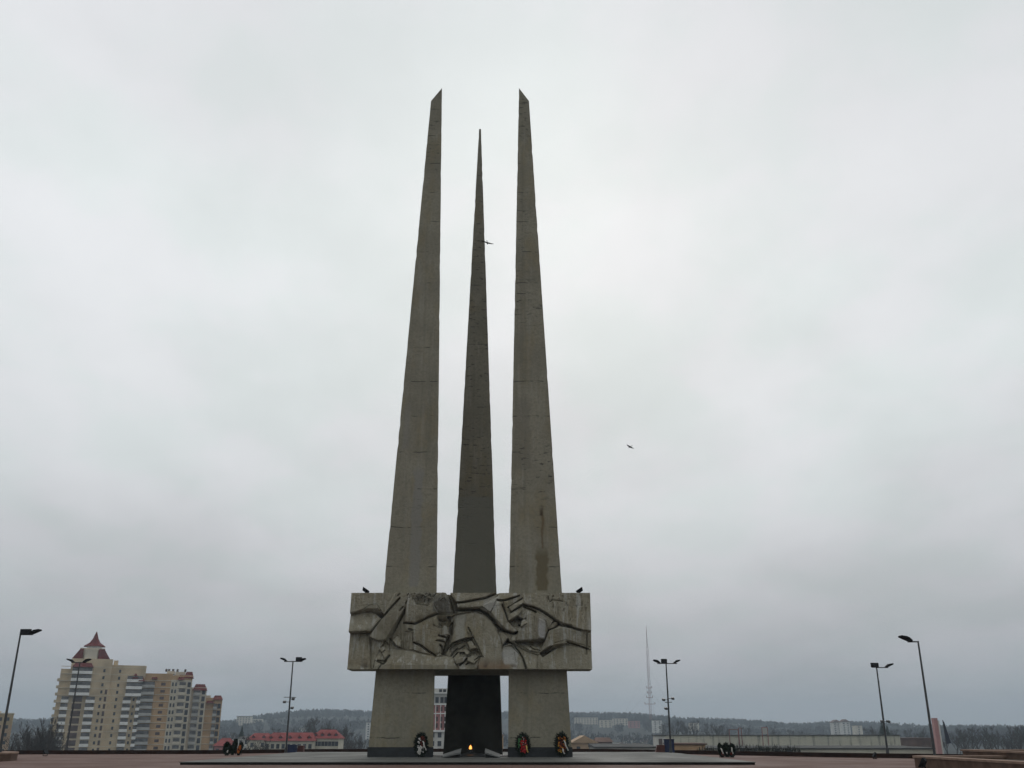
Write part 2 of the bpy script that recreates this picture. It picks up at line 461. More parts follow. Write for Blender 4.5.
def fill(pts, h, gu=0, gv=0, ch=.05, w=1.2, bulge=0, bw=6):
    m = inside(pts); d = segdist(pts, True)
    cu = sum(p[0] for p in pts)/len(pts); cv = sum(p[1] for p in pts)/len(pts)
    val = h+2.6*gu*(U-cu)+2.6*gv*(V-cv)-1.8*ch*np.clip(1-d/w, 0, 1)
    if bulge: q = np.clip(d/bw, 0, 1); val = val+bulge*(np.sqrt(1-(1-q)**2)-1)
    Hh[m] = val[m]
def groove(pts, w, dep):
    q = np.clip(1-segdist(pts, False)/(w*.78), 0, 1); Hh[:] = Hh-1.15*dep*np.minimum(1, q*2.2)
def ridge(pts, w, h):
    q = np.clip(1-segdist(pts, False)/w, 0, 1); Hh[:] = Hh+h*q*q*(3-2*q)
E = 8  # run past the block's edges
# --- left arm, sleeve and weapon
fill([(340,585),(404,585),(384,616),(376,604.5),(369,605.5),(363,609.5),(352,613),(340,613)], -.02, gv=.002)
fill([(352,612.8),(363,610),(369,605.5),(376,604.5),(384,615),(381,619),(376,613.5),(370,610.8),(352,614)], -.25, gv=-.05)
fill([(340,614),(352,613.6),(361,611.8),(370,610.6),(376,613.6),(382,619),(371,631.5),(366,631),(340,633)], -.10, gv=.011, gu=.002)
fill([(340,633),(366,631.5),(370,632),(369,638),(371,675),(340,675)], -.42, gv=.0035)
fill([(352,637),(366,634),(369,637.5),(370.5,675),(345,675)], -.24, gv=.004)
fill([(369,637),(381,641),(376,660),(374,675),(370,675)], -.2, gv=.004, gu=.012)
fill([(384,640),(393,648),(388,656),(380,666),(372,676),(374,660),(380,648)], -.1, gv=.01)
# --- neck, hood
fill([(404,604),(420,592),(430,605),(416,624),(413,642),(413,651),(404,650),(397,646),(389,638),(396,624)], -.3, gu=.006)
for x in (400.5, 404, 408.5): ridge([(x,622),(x-.6,647)], 1.0, .09)
# --- shoulder
fill([(388,637),(397,646.5),(404,649),(413,649.5),(420,652),(429,654),(436,656),(447,655),(453,659),(461,675),(374,676),(388,655)], -.14, gv=.012, ch=.07, w=2)
# --- gun band over the sleeve
fill([(397,588),(413,588),(407,602),(403,611),(396,623),(386,640),(378,641),(369,636.5),(380.5,619)], .07, gu=-.006, gv=-.002, ch=.06)
groove([(399.3,598),(392,606),(382,618)], 1.15, .38); groove([(400.5,592),(397.5,595.5)], .8, .25)
groove([(408,598),(405.5,603)], 1.0, .35); groove([(402.5,606.5),(399.5,610)], .9, .25)
groove([(408,602),(403.6,611),(396.6,623),(386,640.5)], 1.5, .3)
groove([(381,619),(377,624),(370.5,632)], 1.3, .22)
groove([(384,651),(388.5,655),(384,661),(377,660.3)], 1.0, .3); groove([(380,648.5),(386,655)], .8, .2)
# --- left soldier: helmet, face
fill([(409,588),(446,588),(449.5,601),(453,613),(437,612.8),(428,616.3),(421,619.8),(414,622.8),(404,622),(405,606)], .06, ch=.02, bulge=.22, bw=9)
fill([(433,604),(436,595),(443,592),(449.5,602),(452.5,612.5),(437.5,612.3)], -.02, gv=-.014, gu=-.008)
fill([(404,622.5),(414,623.5),(421,620.5),(428,617),(437,613.6),(452,614),(450.5,622),(449,628),(448,634),(446.5,638),(445,642),(443.5,646),(440.5,653),(435,655),(428,650.5),(420,645),(413,642),(411,632),(404,631)], -.12, ch=.03, bulge=.14, bw=7)
groove([(403,622),(414,623.2),(421,620.2),(428,616.6),(437,613.2),(452,613.2)], 1.1, .38)
fill([(436.5,616.5),(450,615),(451,621),(448.5,626.5),(441,627),(438,622)], -.85, gv=.004)
fill([(437,614.5),(446,615),(449,620),(445,620),(436,618.5)], -.5, gv=-.04)
fill([(435.5,620.3),(440,621.5),(440.5,624),(437,623.6)], -.06, bulge=.05, bw=1.5)
ridge([(446.2,621),(444.5,628),(445.5,634)], 2.6, .17)
groove([(438.5,635),(443,636.3),(447,637.6)], .9, .3); ridge([(437,638),(445,639.3)], 1.3, .06)
groove([(436,640.3),(441,640.6),(445.5,642.3)], .8, .26); groove([(439.6,644.5),(441.5,646.5),(441.5,651)], 1.3, .3)
groove([(413,642),(420,645),(428,650.8),(435,655.3)], 1.4, .34)
groove([(408.5,628.6),(411.5,629.6)], 1.1, .3); groove([(412.5,632),(412,641)], .7, .1)
for x in (411.5, 420.8): ridge([(x,629),(x,638)], .7, .05)
# --- recess right of the profile and dark diagonal at the helmet
fill([(451,616),(455.5,613.5),(453,632),(450,642),(445,655),(440.8,654),(443.6,646),(446,640),(449,628)], -.6, gu=.02)
fill([(443.4,588),(447.6,588),(452,597),(457,603),(457,603),(457.5,612),(453,613),(449.8,600)], -1.0)
# --- top band and arm
fill([(448,588),(500,588),(486,597),(464,601.3),(456,602.3),(452,597)], -.03, gv=.006)
fill([(456,603),(464,602),(485,598),(496,592),(498,597),(483,606.8),(470,607.4),(457,607.5)], -.08, gv=.01)
groove([(456,602.2),(464,601.6),(485,597.4),(499,591.5)], 1.0, .34)
# --- middle figure's dome
dome = [(455,613.6),(466,611.8),(476,611),(485,614),(492,620),(496.5,627.5),(500,636),(502.5,646),(504,675),(480,675),(471,638),(464,628),(455,650),(450,644),(454,628)]
fill(dome, -.02, gv=.003, ch=.06, w=1.5, bulge=.12, bw=8)
groove([(455.5,609.5),(470,609.4),(479,609.2),(486,612.6),(493,619.3),(498,626.5),(505,630),(513,632.6),(517,632)], 1.9, .85)
groove([(456.5,609.3),(480,609.3)], 1.7, .4)
fill([(455.5,614),(466,612.4),(465.5,626),(468,637.5),(460,640),(453,643.5),(450,642),(453.5,630)], -.09, gv=.004, gu=.004)
groove([(468,627),(473,637),(478,647),(482,656)], .9, .2)
groove([(446.5,650),(448,647.5),(452,643.3),(460,640),(468,638),(473,637.4)], 1.0, .36)
fill([(449,649),(453,644.5),(461,641),(472,638.5),(481,656),(477,668),(474,676),(461,675),(455,661)], -.2, gv=.008)
groove([(451,655.5),(453,651.5),(457,648)], 1.1, .28); groove([(457,650.5),(464,651.4)], .8, .26); groove([(457.5,649.8),(464,645)], .8, .26)
ridge([(449.5,651),(452,647),(457,645)], .9, .08); ridge([(459,648),(463,648)], 1.2, .08)
groove([(459.5,665),(463,662),(467.5,657.5)], 1.1, .32); groove([(466,664.5),(471,660.5)], .8, .28); groove([(464,652),(478,652.5)], 1.6, .08)
# --- raised arm and fist
fill([(482,606),(497,596),(499,592),(520,588),(519,595),(504,600),(497,600),(490,612)], .03, gv=.012)
fill([(496,600),(503,601.5),(507.5,618),(512,626),(517,630.5),(514,632.5),(505,629.4),(498,622),(490.5,612.6)], .06, gu=-.004, gv=.002, ch=.05)
fill([(503,601),(508,601),(511.5,612),(510,619),(508,620)], -.0, gu=-.02)
fill([(508,605.5),(527,595),(529,600),(511,611)], .08, gv=.016)
fill([(511,611.5),(528,601),(527,606),(516,617),(508,621),(509,616)], .05, gv=.014)
groove([(497,599.4),(504,600),(512,597.5),(519.5,595)], .9, .34); groove([(502,604),(504.5,610),(507.5,619),(508.5,621.5)], .8, .3)
groove([(508,607),(514,603),(526.5,595.3)], .9, .34); groove([(511,612),(518,607.5),(527.5,600.8)], .9, .34)
groove([(520,588),(526,589)], .6, .15)
# --- right soldier: face, helmet, cape
fill([(508.5,621.5),(517,616.4),(522.5,618),(523.5,625),(518,627),(513,626)], -.6, gv=.02)
groove([(508.5,621),(517,616.2)], .8, .22); groove([(518,616.8),(522,618.5)], 1.2, .3); groove([(519,624.4),(522.5,625)], 1.1, .32)
fill([(515.5,641),(518,630),(523,626),(522,620.5),(525,609),(534,610.5),(545,615.5),(554,621.5),(549,628.5),(545.5,639)], -.06, ch=.04, bulge=.08, bw=6)
fill([(539,618),(546,620),(548,629),(545,638.5),(537.5,638.5)], .0, gu=-.012)
groove([(524,606.5),(530,608.5),(536,611.4)], 1.3, .36)
groove([(526,611),(526.3,622)], .7, .07); groove([(534,616),(535,632)], .6, .06)
fill([(520,588),(600,588),(600,632),(580,629.5),(572,626.5),(562,622.6),(556,619.6),(548,613.4),(540,608.6),(532,605.6),(524,603.6)], .02, gv=.002, ch=.03)
for k in range(16):
    x = 553+k*2.4+random.uniform(-.6,.6); y0 = random.uniform(594,608)
    (ridge if k % 2 else groove)([(x,y0),(x+random.uniform(-.4,.4),y0+random.uniform(5,16))], .9, .05)
groove([(548,596),(550,602),(553,599)], .8, .12); groove([(556,600),(563,601)], .8, .12)
groove([(524,604.4),(532,606.3),(540,609.4),(548,614.2),(556,620.4),(560,623.2)], 1.1, .4)
groove([(559,623.4),(563,624.8),(571,625.8)], 1.9, .38); groove([(570,625.8),(575,628),(581,629.7)], .9, .3)
fill([(544.5,641),(549.5,629),(555,627.5),(560,626),(572,628),(581,630.5),(600,634),(600,650),(577,643.3),(566,640),(556,643),(548,648),(541,654)], -.04, gv=-.002, gu=-.002)
groove([(548.5,629.5),(553,628.4),(557.5,625.5),(559.6,622.5)], 1.1, .34); groove([(552.5,622.5),(554.8,620.6)], .8, .25); ridge([(555.4,624.4),(557,621.4)], 1, .08)
groove([(549,629.4),(547,634),(545,640)], .8, .3)
groove([(515.5,641.2),(530,640.8),(545,639.6)], .9, .38)
fill([(515,641.6),(545,640.4),(541,648),(538,654),(528,650),(520,646)], -.5, gv=.025)
fill([(540,652.5),(552,644.6),(566,640),(568.5,643.4),(557,647.6),(543,656.5)], -.34, gv=-.06, gu=-.006)
groove([(541,654.5),(552,646.2)], .9, .16)
fill([(538,654),(543,656.3),(557,647.6),(567,643.4),(577,645.6),(600,651.5),(600,678),(536,678)], -.14, gv=.004, ch=.05)
groove([(566,641.5),(577,644.4),(588.5,648.4)], 1.0, .34); groove([(587.4,633),(587,654)], 1.0, .14)
for x in (568.8, 572.5, 575.5): ridge([(x,650),(x+.2,662)], .7, .05)
# --- folds below the arm
fill([(498,629),(505,631),(513,634),(516,640),(510,643),(502,645.5),(500,636)], -.24, gv=.01)
fill([(502.5,645.5),(508,637.5),(510.5,642.5)], -.8)
fill([(501.5,647),(511,644.5),(518,652),(522,658),(528,676),(503,676)], -.04, gu=-.004, gv=.008)
fill([(512,642),(520,646.5),(528,651),(538,655),(536,676),(529,676),(523,657),(518,650)], -.14, gv=.01)
groove([(510.5,642),(518.5,650.5),(522.5,657),(526.3,668)], 1.1, .3); ridge([(509,634),(513,641),(519,647)], 1, .08)
ridge([(498.5,632),(500.8,637)], 1.0, .08)
for pts in ([(514,652),(516,663)],[(530,654),(531,664)],[(521,648),(524,655)]): groove(pts, .6, .06)
# eyelid and nose of the left soldier, brow of the right one
fill([(443.2,624.5),(446.5,626),(449.4,634.6),(441.6,635.2)], -.02, gu=-.012, ch=.05, w=.9)
fill([(449.2,624),(453,620),(452,634),(449.9,634.6)], -.9); fill([(446,637.5),(448.6,636),(447,646),(443,651),(444.5,645)], -.75)
fill([(433,618.5),(436.5,616.5),(441,627),(437,627.5),(433,624)], -.1, gu=-.03)
ridge([(437.5,624.6),(441,626.4)], .8, .1)
fill([(521,620.5),(526,617),(527,623),(520.5,627)], .0, gv=.02, ch=.04, w=.8)
# hand of the middle figure, folds and weapon details
fill([(452,655),(457,649.5),(465,645.5),(470,652),(463,662),(456,664)], -.04, gv=.02, gu=.01, ch=.06)
fill([(459,652),(464,651.6),(466,655),(460,657)], -.34, gv=.03)
fill([(466,655),(474,652),(480,657),(474,664),(467,661)], -.06, gv=.022, ch=.05)
groove([(453,657),(457.5,652)], .8, .25); groove([(470,646),(475,650)], .8, .18); groove([(463,657),(470,655.5)], .7, .2)
fill([(466,641),(472,639.5),(477,648),(470,650)], -.05, gv=.016)
groove([(474.5,660),(479,656.5),(483,657)], .8, .22)
fill([(378,648),(383.5,645),(389.5,654),(384.5,659.5)], .0, gv=.012, ch=.06); groove([(376.5,661),(383,664),(386,661)], .8, .3)
groove([(374.5,660),(373,668)], .7, .2); groove([(381,653),(384.5,650)], .6, .2)
fill([(391,640),(396,634),(401,640),(400,647),(396,645.5)], -.16, gv=.02)
fill([(497,629.5),(504,632),(508,637.5),(503,644.5),(500,637)], -.1, gu=.014, gv=.01)
fill([(511,633),(517,634),(515.5,640.5),(512.5,641)], -.08, gv=.02)
fill([(523,645),(533,644),(541,648.5),(538,652),(529,650)], -.22, gv=.03)
groove([(530,645.5),(534,649),(540,650)], .8, .22); groove([(524,642),(538,645)], 1.4, .15)
fill([(410,594),(420,592),(432,598),(428,606),(416,604)], .02, gv=-.01, gu=.006, ch=.04)
for k in range(34):
    x, y = random.uniform(407,446), random.uniform(592,600); groove([(x,y),(x+random.uniform(-2,2),y+random.uniform(.4,2.4))], .7, random.uniform(.04,.13))
for k in range(46):
    x, y = random.uniform(545,588), random.uniform(594,622)
    if y < 594+(590-x)*0+28*(x-545)/43+8: groove([(x,y),(x+random.uniform(-.5,.5),y+random.uniform(1,4))], .6, random.uniform(.03,.10))
# hand-hacked surface and pitted top edge
nse = rng.normal(0, 1, Hh.shape)
for _ in range(2): nse = (nse+np.roll(nse,1,0)+np.roll(nse,-1,0)+np.roll(nse,1,1)+np.roll(nse,-1,1))/5
k5 = np.ones(3)/3
sm = Hh.copy()
for _ in range(1):
    p_ = np.pad(sm, 1, mode='edge'); sm = (p_[1:-1,1:-1]*2+p_[:-2,1:-1]+p_[2:,1:-1]+p_[1:-1,:-2]+p_[1:-1,2:])/6
def soft(n):
    q = rng.normal(0, 1, (NZ//n+3, NX//n+3)); iy = np.linspace(0, q.shape[0]-1.001, NZ); ix = np.linspace(0, q.shape[1]-1.001, NX)
    y0 = iy.astype(int); x0 = ix.astype(int); fy_ = (iy-y0)[:,None]; fx_ = (ix-x0)[None,:]
    return (q[y0][:,x0]*(1-fy_)+q[y0+1][:,x0]*fy_)*(1-fx_)+(q[y0][:,x0+1]*(1-fy_)+q[y0+1][:,x0+1]*fy_)*fx_
lf = soft(5)*.5+soft(12)*.9+soft(3)*.35
Hh = sm+nse*.014+lf*.012
Hh = np.clip(Hh, -1.1, .16)
Ym = BF+.16-Hh
vs = np.stack([GX.ravel(), Ym.ravel(), GZ.ravel()], 1)
ii = np.arange(NX*NZ).reshape(NZ, NX)
quads = np.stack([ii[:-1,:-1], ii[:-1,1:], ii[1:,1:], ii[1:,:-1]], -1).reshape(-1, 4)
mb = MB(); mb.v = [tuple(v) for v in vs.tolist()]; mb.f = quads.tolist()
ring = list(ii[0,:])+list(ii[1:,-1])+list(ii[-1,-2::-1])+list(ii[-2:0:-1,0])
b0 = len(mb.v)
for r in ring: x, y, z = mb.v[r]; mb.v.append((x, BF+1.32, z))
n = len(ring)
for i in range(n): j = (i+1) % n; mb.f.append([int(ring[j]), int(ring[i]), b0+i, b0+j])
panel = obj('relief_panel', mb, mB, body)
panel['label'] = 'carved front with two helmeted soldiers, weapon and raised fist'

# eternal flame on a five pointed star
fx, fy = PX(471,752,71), 70.0
ef = empty('eternal_flame', (fx,fy,PT), 'small burning flame in the centre of a dark granite star between the pillars', 'eternal flame')
for k in range(5):
    a = PI/2+k*2*PI/5; R1, R2 = 3.1, 1.3
    tip = (fx+R1*math.cos(a), fy+R1*math.sin(a)*.95, PT+.05)
    v1 = (fx+R2*math.cos(a-PI/5), fy+R2*math.sin(a-PI/5), PT+.05); v2 = (fx+R2*math.cos(a+PI/5), fy+R2*math.sin(a+PI/5), PT+.05)
    ct = (fx, fy, PT+.22)
    mb = MB().add([tip, v1, v2, ct, (tip[0],tip[1],PT), (v1[0],v1[1],PT), (v2[0],v2[1],PT)],
                  [[0,3,1],[0,2,3],[0,1,5,4],[2,0,4,6]])
    obj('star_ray', mb, M['dark_granite'], ef)
obj('burner', MB().lathe((fx,fy,PT+.10), [(.34,0),(.3,.12),(.16,.16),(.14,.3),(.2,.34),(.17,.36)], 14), M['dark_granite'], ef)
obj('flame', MB().lathe((fx,fy,PT+.38), [(.04,0),(.08,.05),(.11,.13),(.095,.22),(.06,.29),(.01,.36)], 14), M['flame'], ef, smooth=True)
def slab(p0, p1, label):
    a = P(p0[0], p0[1], 69.2); c = P(p1[0], p1[1], 71.2)
    mb = MB()
    a = P(p0[0], p0[1], 65.6); c = P(p1[0], p1[1], 66.6)
    lo = [(a[0],65.4,PT+.06),(c[0],66.0,PT+.34),(c[0],67.2,PT+.56),(a[0],66.4,PT+.22)]
    if a[0] > c[0]: lo = lo[::-1]
    mb.hexa([(x,y,max(PT+.002,z-.10)) for x,y,z in lo], lo)
    o = obj('granite_wedge', mb, M['pale_granite'], loc=((a[0]+c[0])/2,66,PT))
    k = sum(q[0] for q in lo)/4; ky = sum(q[1] for q in lo)/4
    ins = [(k+(x-k)*.9, ky+(y-ky)*.9+.1, z) for x,y,z in lo]
    obj('support', MB().hexa([(x,y,PT) for x,y,z in ins], [(x,y,max(PT+.001,z-.14)) for x,y,z in ins]), M['black_granite'], o)
    tag(o, label, 'granite wedge', 'sloping granite wedges beside the flame')
slab((442.5,755), (461,749.6), 'pale sloping granite wedge left of the eternal flame')
slab((500,755), (485,749.6), 'pale sloping granite wedge right of the eternal flame')

# wreaths
def ribbon_strip(mb, pts, w):
    vs = []; fs = []
    for i, p in enumerate(pts): vs += [(p[0]-w/2, p[1], p[2]), (p[0]+w/2, p[1]-.02, p[2])]
    for i in range(len(pts)-1): fs.append([2*i, 2*i+1, 2*i+3, 2*i+2])
    n = len(vs)
    vs += [(x, y+.012, z) for x, y, z in vs]
    fs += [[n+i for i in f[::-1]] for f in list(fs)]
    mb.add(vs, fs)
def wreath(loc, h, w, label, flowers, ribbon=None, rz=0, tilt=.16, greens=None):
    """oval funeral wreath leaning on two legs"""
    r = empty('wreath', (0,0,0), label, 'wreath', 'memorial wreaths')
    zc = h*.54; a, c = w/2, h*.45
    sh = lambda x, y, z: (x, y+(z)*tilt, z)
    leaf = MB()
    N = 40
    for i in range(N):
        t = 2*PI*i/N; leaf.blob(sh(a*.80*math.cos(t), 0, zc+c*.84*math.sin(t)), (.10,.09,.11), 6, 4, .35)
    for i in range(420):
        t = random.uniform(0, 2*PI); q = random.uniform(.62, 1.08)
        x, z = a*q*math.cos(t), zc+c*q*math.sin(t)
        l = random.uniform(.10,.19); d = np.array([math.cos(t)+random.uniform(-.5,.5), random.uniform(-.7,.1), math.sin(t)+random.uniform(-.4,.5)]); d /= np.linalg.norm(d)
        p = np.array(sh(x, random.uniform(-.1,.02), z)); s = np.cross(d, (0,1,.3)); s /= np.linalg.norm(s); s *= .022
        leaf.add([p-s, p+s, p+d*l], [[0,1,2]])
    obj('foliage', leaf, M['leafdark'], r)
    back = MB(); n = 20
    ring_ = [(a*.82*math.cos(2*PI*i/n), zc+c*.86*math.sin(2*PI*i/n)) for i in range(n)]
    back.add([sh(x, .05, z) for x, z in ring_]+[sh(x, .10, z) for x, z in ring_], [list(range(n)), list(range(2*n-1,n-1,-1))]+[[(i+1)%n, i, n+i, n+(i+1)%n] for i in range(n)])
    obj('backing', back, M['leafdark'], r)
    for (m_, cnt, u0, u1, v0, v1, s) in flowers:
        fl = MB()
        for i in range(cnt):
            u, v = random.uniform(u0, u1), random.uniform(v0, v1)
            if u*u+(v-.0)**2 > .75: continue
            k = s*random.uniform(.55, 1.1); fl.blob(sh(a*u, -.07-random.uniform(0,.06), zc+c*v), (k,k*.7,k), 7, 5, .3)
        if fl.v: obj('blossoms', fl, M[m_], r)
    if ribbon:
        rb = MB()
        for (u0, v0, u1, v1) in ribbon[1]:
            ribbon_strip(rb, [sh(a*(u0+(u1-u0)*q)+.02*math.sin(q*9), -.16-.05*math.sin(q*PI), zc+c*(v0+(v1-v0)*q)) for q in (0,.2,.4,.6,.8,1)], .085)
        obj('ribbon', rb, M[ribbon[0]], r)
    for sx in (-1, 1):
        obj('leg', MB().tube([(sx*w*.16, .05, 0), sh(sx*w*.14, .1, zc*.8)], .022, 6), M['black'], r)
    obj('leg', MB().tube([(0, h*.30, 0), sh(0, .1, zc)], .022, 6), M['black'], r)
    r.location = loc; r.rotation_euler = (0,0,rz)
    return r
wy = 67.0
def wpos(px): return (PX(px,757.3,wy), wy, PT)
wreath(wpos(420.5), 1.5, .84, 'wreath of white flowers with pale ribbon against the left pillar',
       [('rust_fl',34,-.1,.62,-.2,.7,.06),('white_fl',24,-.6,.45,-.75,-.1,.055),('white_fl',11,-.5,-.05,0,.6,.05)], ('ribbon',[(.3,.3,.85,-.55),(.1,-.2,-.15,-.95),(-.2,-.25,-.35,-.9)]))
wreath(wpos(523), 1.5, .84, 'wreath of red flowers with green leaves at its left edge, against the right pillar',
       [('red_fl',44,-.35,.6,-.8,.35,.06),('leafgreen',24,-.8,-.2,-.3,.8,.055),('white_fl',12,-.2,.6,-.3,.7,.035),('rust_fl',24,-.2,.6,-.3,.8,.055)], ('yribbon',[(.5,-.1,.75,-.75)]))
wreath(wpos(562), 1.52, .86, 'wreath of yellow and orange flowers with pale ribbon, outermost on the right pillar',
       [('yel_fl',30,-.6,.6,-.75,.7,.042),('or_fl',34,-.6,.6,-.7,.7,.05),('rust_fl',34,-.6,.6,-.7,.8,.055)], ('ribbon',[(.35,.35,.95,-.6),(.1,-.4,.35,-.9)]))
# wreaths out by the parapet
def far_wreath(px, py, hpx, wpx, label, flowers, ribbon=None, rz=0):
    g = G(px, py); zc = g[1]*CP-CAMH*SP
    return wreath(g, hpx*zc/F, wpx*zc/F, label, flowers, ribbon, rz, .28)
far_wreath(226.6, 755.6, 12, 6.2, 'dark wreath leaning sideways, first of the group before the stepped apartment block', [('leafdark',20,-.5,.5,-.5,.5,.1)], ('greyr' if False else 'ribbon',[(.1,-.3,-.05,-.7)]), .5)
far_wreath(232.2, 755.2, 14.5, 5.6, 'dark wreath with upright twigs, between a leaning wreath and an orange one', [('leafdark',20,-.5,.5,-.5,.5,.1)], None, -.5)
far_wreath(238.4, 755.4, 11.5, 4.2, 'narrow orange brown wreath at the end of the group by the left parapet', [('or_fl',40,-.6,.6,-.8,.5,.1),('rust_fl',20,-.6,.6,-.6,.6,.1)], None, -.6)
far_wreath(722.3, 757.4, 12.2, 4.8, 'dark wreath with white ribbon down its left side, by the right parapet', [('rust_fl',8,-.4,.4,-.9,-.4,.08)], ('ribbon',[(-.5,.4,.05,-.6)]), .5)
far_wreath(727.4, 757.2, 12.6, 6, 'dark bluish middle wreath between two ribboned ones', [('leafdark',20,-.5,.5,-.5,.5,.1)], ('greyr' if False else 'ribbon',[(-.3,-.3,-.1,-.7)]), 0)
far_wreath(732.3, 757.4, 12.2, 4.8, 'dark wreath with white ribbon down its right side, by the right parapet', [('rust_fl',8,-.4,.4,-.9,-.4,.08)], ('ribbon',[(-.05,.5,.6,-.6)]), -.5)

# ================================================================ FLOODLIGHTS, LAMPS
def flood(name, loc, label, aim, elev, s=.5, stand=.2, grp=None):
    """box floodlight on a yoke; aim = heading of the lens, elev = its tilt"""
    r = empty(name, loc, label, 'floodlight', grp)
    ca, sa, ce, se = math.cos(aim), math.sin(aim), math.cos(elev), math.sin(elev)
    fw = np.array((ca*ce, sa*ce, se)); rt = np.array((-sa, ca, 0)); up = np.cross(fw, rt)*-1
    up = np.cross(rt, fw)*-1 if np.cross(rt, fw)[2] < 0 else np.cross(rt, fw)
    c0 = np.array(loc)+np.array((0,0,stand+s*.45))
    def bx(mb, a0, a1, b0, b1, d0, d1, tp=1.0):
        lo = [c0+fw*d0+rt*x*tp+up*z*tp for x, z in ((a0,b0),(a1,b0),(a1,b1),(a0,b1))]
        hi = [c0+fw*d1+rt*x+up*z for x, z in ((a0,b0),(a1,b0),(a1,b1),(a0,b1))]
        mb.hexa(lo, hi); return mb
    obj('housing', bx(MB(), -s*.5, s*.5, -s*.45, s*.45, -s*.2, s*.13, .7), M['black'], r)
    obj('lens', bx(MB(), -s*.45, s*.45, -s*.40, s*.40, s*.131, s*.15), M['glass_lamp'], r)
    y = MB()
    for sx in (-1, 1):
        p = c0+rt*sx*s*.55; q = np.array((p[0], p[1], loc[2]+.03)); y.tube([p, q], .025, 6)
    y.box(loc[0]-s*.3, loc[0]+s*.3, loc[1]-s*.3, loc[1]+s*.3, loc[2], loc[2]+.04)
    obj('yoke', y, M['black'], r)
    return r
flood('floodlight', (PX(365.6,592,68.2), 68.2, bZ1), 'small dark floodlight on the top left corner of the relief block', .1, 1.0, .6, .03, 'floodlights on the relief block')
flood('floodlight', (PX(579.8,592,68.2), 68.2, bZ1), 'small dark floodlight on the top right corner of the relief block', PI-.1, 1.0, .6, .03, 'floodlights on the relief block')
def gflood(px, py, s, label):
    g = G(px, py); return flood('floodlight', g, label, math.atan2(70-g[1], CX-g[0]), .6, s, .1, 'floodlights along the parapet')
gflood(45, 756.0, .42, 'black floodlight on the ground before the parapet, below the bare trees at far left')
gflood(875, 759.0, .38, 'black floodlight on the ground before the parapet, below the long cream wall')

def lamp(top, Y, label, zbase, heads, arm, extras=(), rp=.085):
    """square-headed floodlight mast: pole, crossarm, heads = (offset along arm, tilt side, size)"""
    tx, _, tz = P(top[0], top[1], Y)
    r = empty('street_lamp', (tx,Y,zbase), label, 'street lamp', 'floodlight masts round the plaza')
    obj('pole', MB().tube([(tx,Y,zbase),(tx,Y,zbase+(tz-zbase)*.5),(tx,Y,tz)], [rp,rp*.85,rp*.62], 10), M['metal'], r)
    obj('base_plate', MB().lathe((tx,Y,zbase), [(.2,0),(.2,.05),(.13,.08),(.12,.5)], 12), M['metal'], r)
    obj('crossarm', MB().tube([(tx+arm[0],Y,tz-.04),(tx+arm[1],Y,tz-.04)], .04, 8), M['metal'], r)
    for (dx, side, s, dy) in heads:
        c = np.array((tx+dx, Y+dy, tz+.05)); mbh = MB()
        if side == 0:
            mbh.hexa([(c[0]-s*.5,c[1]-.2,c[2]-.12),(c[0]+s*.5,c[1]-.2,c[2]-.12),(c[0]+s*.4,c[1]+.25,c[2]-.04),(c[0]-s*.4,c[1]+.25,c[2]-.04)],
                     [(c[0]-s*.5,c[1]-.2,c[2]+.26),(c[0]+s*.5,c[1]-.2,c[2]+.26),(c[0]+s*.4,c[1]+.25,c[2]+.3),(c[0]-s*.4,c[1]+.25,c[2]+.3)])
            ln = MB().box(c[0]-s*.42, c[0]+s*.42, c[1]-.215, c[1]-.203, c[2]-.06, c[2]+.2)
        else:
            k = .42*side
            a = (c[0]-side*s*.45, c[2]-.10); e = (c[0]+side*s*.5, c[2]-.10+s*.42)
            nx, nz = -(e[1]-a[1]), (e[0]-a[0]); L = math.hypot(nx, nz); nx, nz = nx/L*.11*side, abs(nz/L)*.11
            pl = [(a[0],a[1]), (e[0],e[1]), (e[0]+nx*.8,e[1]+nz*.8), ((a[0]+e[0])/2+nx*1.6,(a[1]+e[1])/2+nz*1.6), (a[0]+nx*.8,a[1]+nz*.8)]
            if side < 0: pl = pl[::-1]
            mbh.extr_y(pl, c[1]-.24, c[1]+.24)
            ln = MB().extr_y([(a[0]+(e[0]-a[0])*.1-nx*.12, a[1]+(e[1]-a[1])*.1-nz*.12), (e[0]-(e[0]-a[0])*.1-nx*.12, e[1]-(e[1]-a[1])*.1-nz*.12), (e[0]-(e[0]-a[0])*.1-nx*.03, e[1]-(e[1]-a[1])*.1-nz*.03), (a[0]+(e[0]-a[0])*.1-nx*.03, a[1]+(e[1]-a[1])*.1-nz*.03)], c[1]-.2, c[1]+.2)
        h = obj('floodlight_head', mbh, M['black'], r)
        obj('lens', ln, M['glass_lamp'], h)
    for (dx, dz, kind) in extras:
        z = tz+dz
        if kind == 'bar': obj('bracket', MB().tube([(tx-dx,Y-.1,z),(tx+dx,Y-.1,z)], .03, 6), M['metal'], r)
        else:
            mbx = MB().tube([(tx,Y-.08,z),(tx+dx*.6,Y-.12,z)], .025, 6)
            mbx.hexa([(tx+dx*.6-.1,Y-.3,z-.1),(tx+dx*.6+.14,Y-.3,z-.12),(tx+dx*.6+.14,Y-.02,z-.02),(tx+dx*.6-.1,Y-.02,z-.02)],
                     [(tx+dx*.6-.1,Y-.3,z+.06),(tx+dx*.6+.14,Y-.3,z+.04),(tx+dx*.6+.14,Y-.02,z+.12),(tx+dx*.6-.1,Y-.02,z+.12)])
            obj('camera', mbx, M['metal'], r)
    return r
lamp((20.5,634), 66, 'mast with two lamp heads on an arm to its right, standing in the round planter', .3, [(.35,0,.62,0),(.98,1,.68,0)], (0,.85), rp=.09)
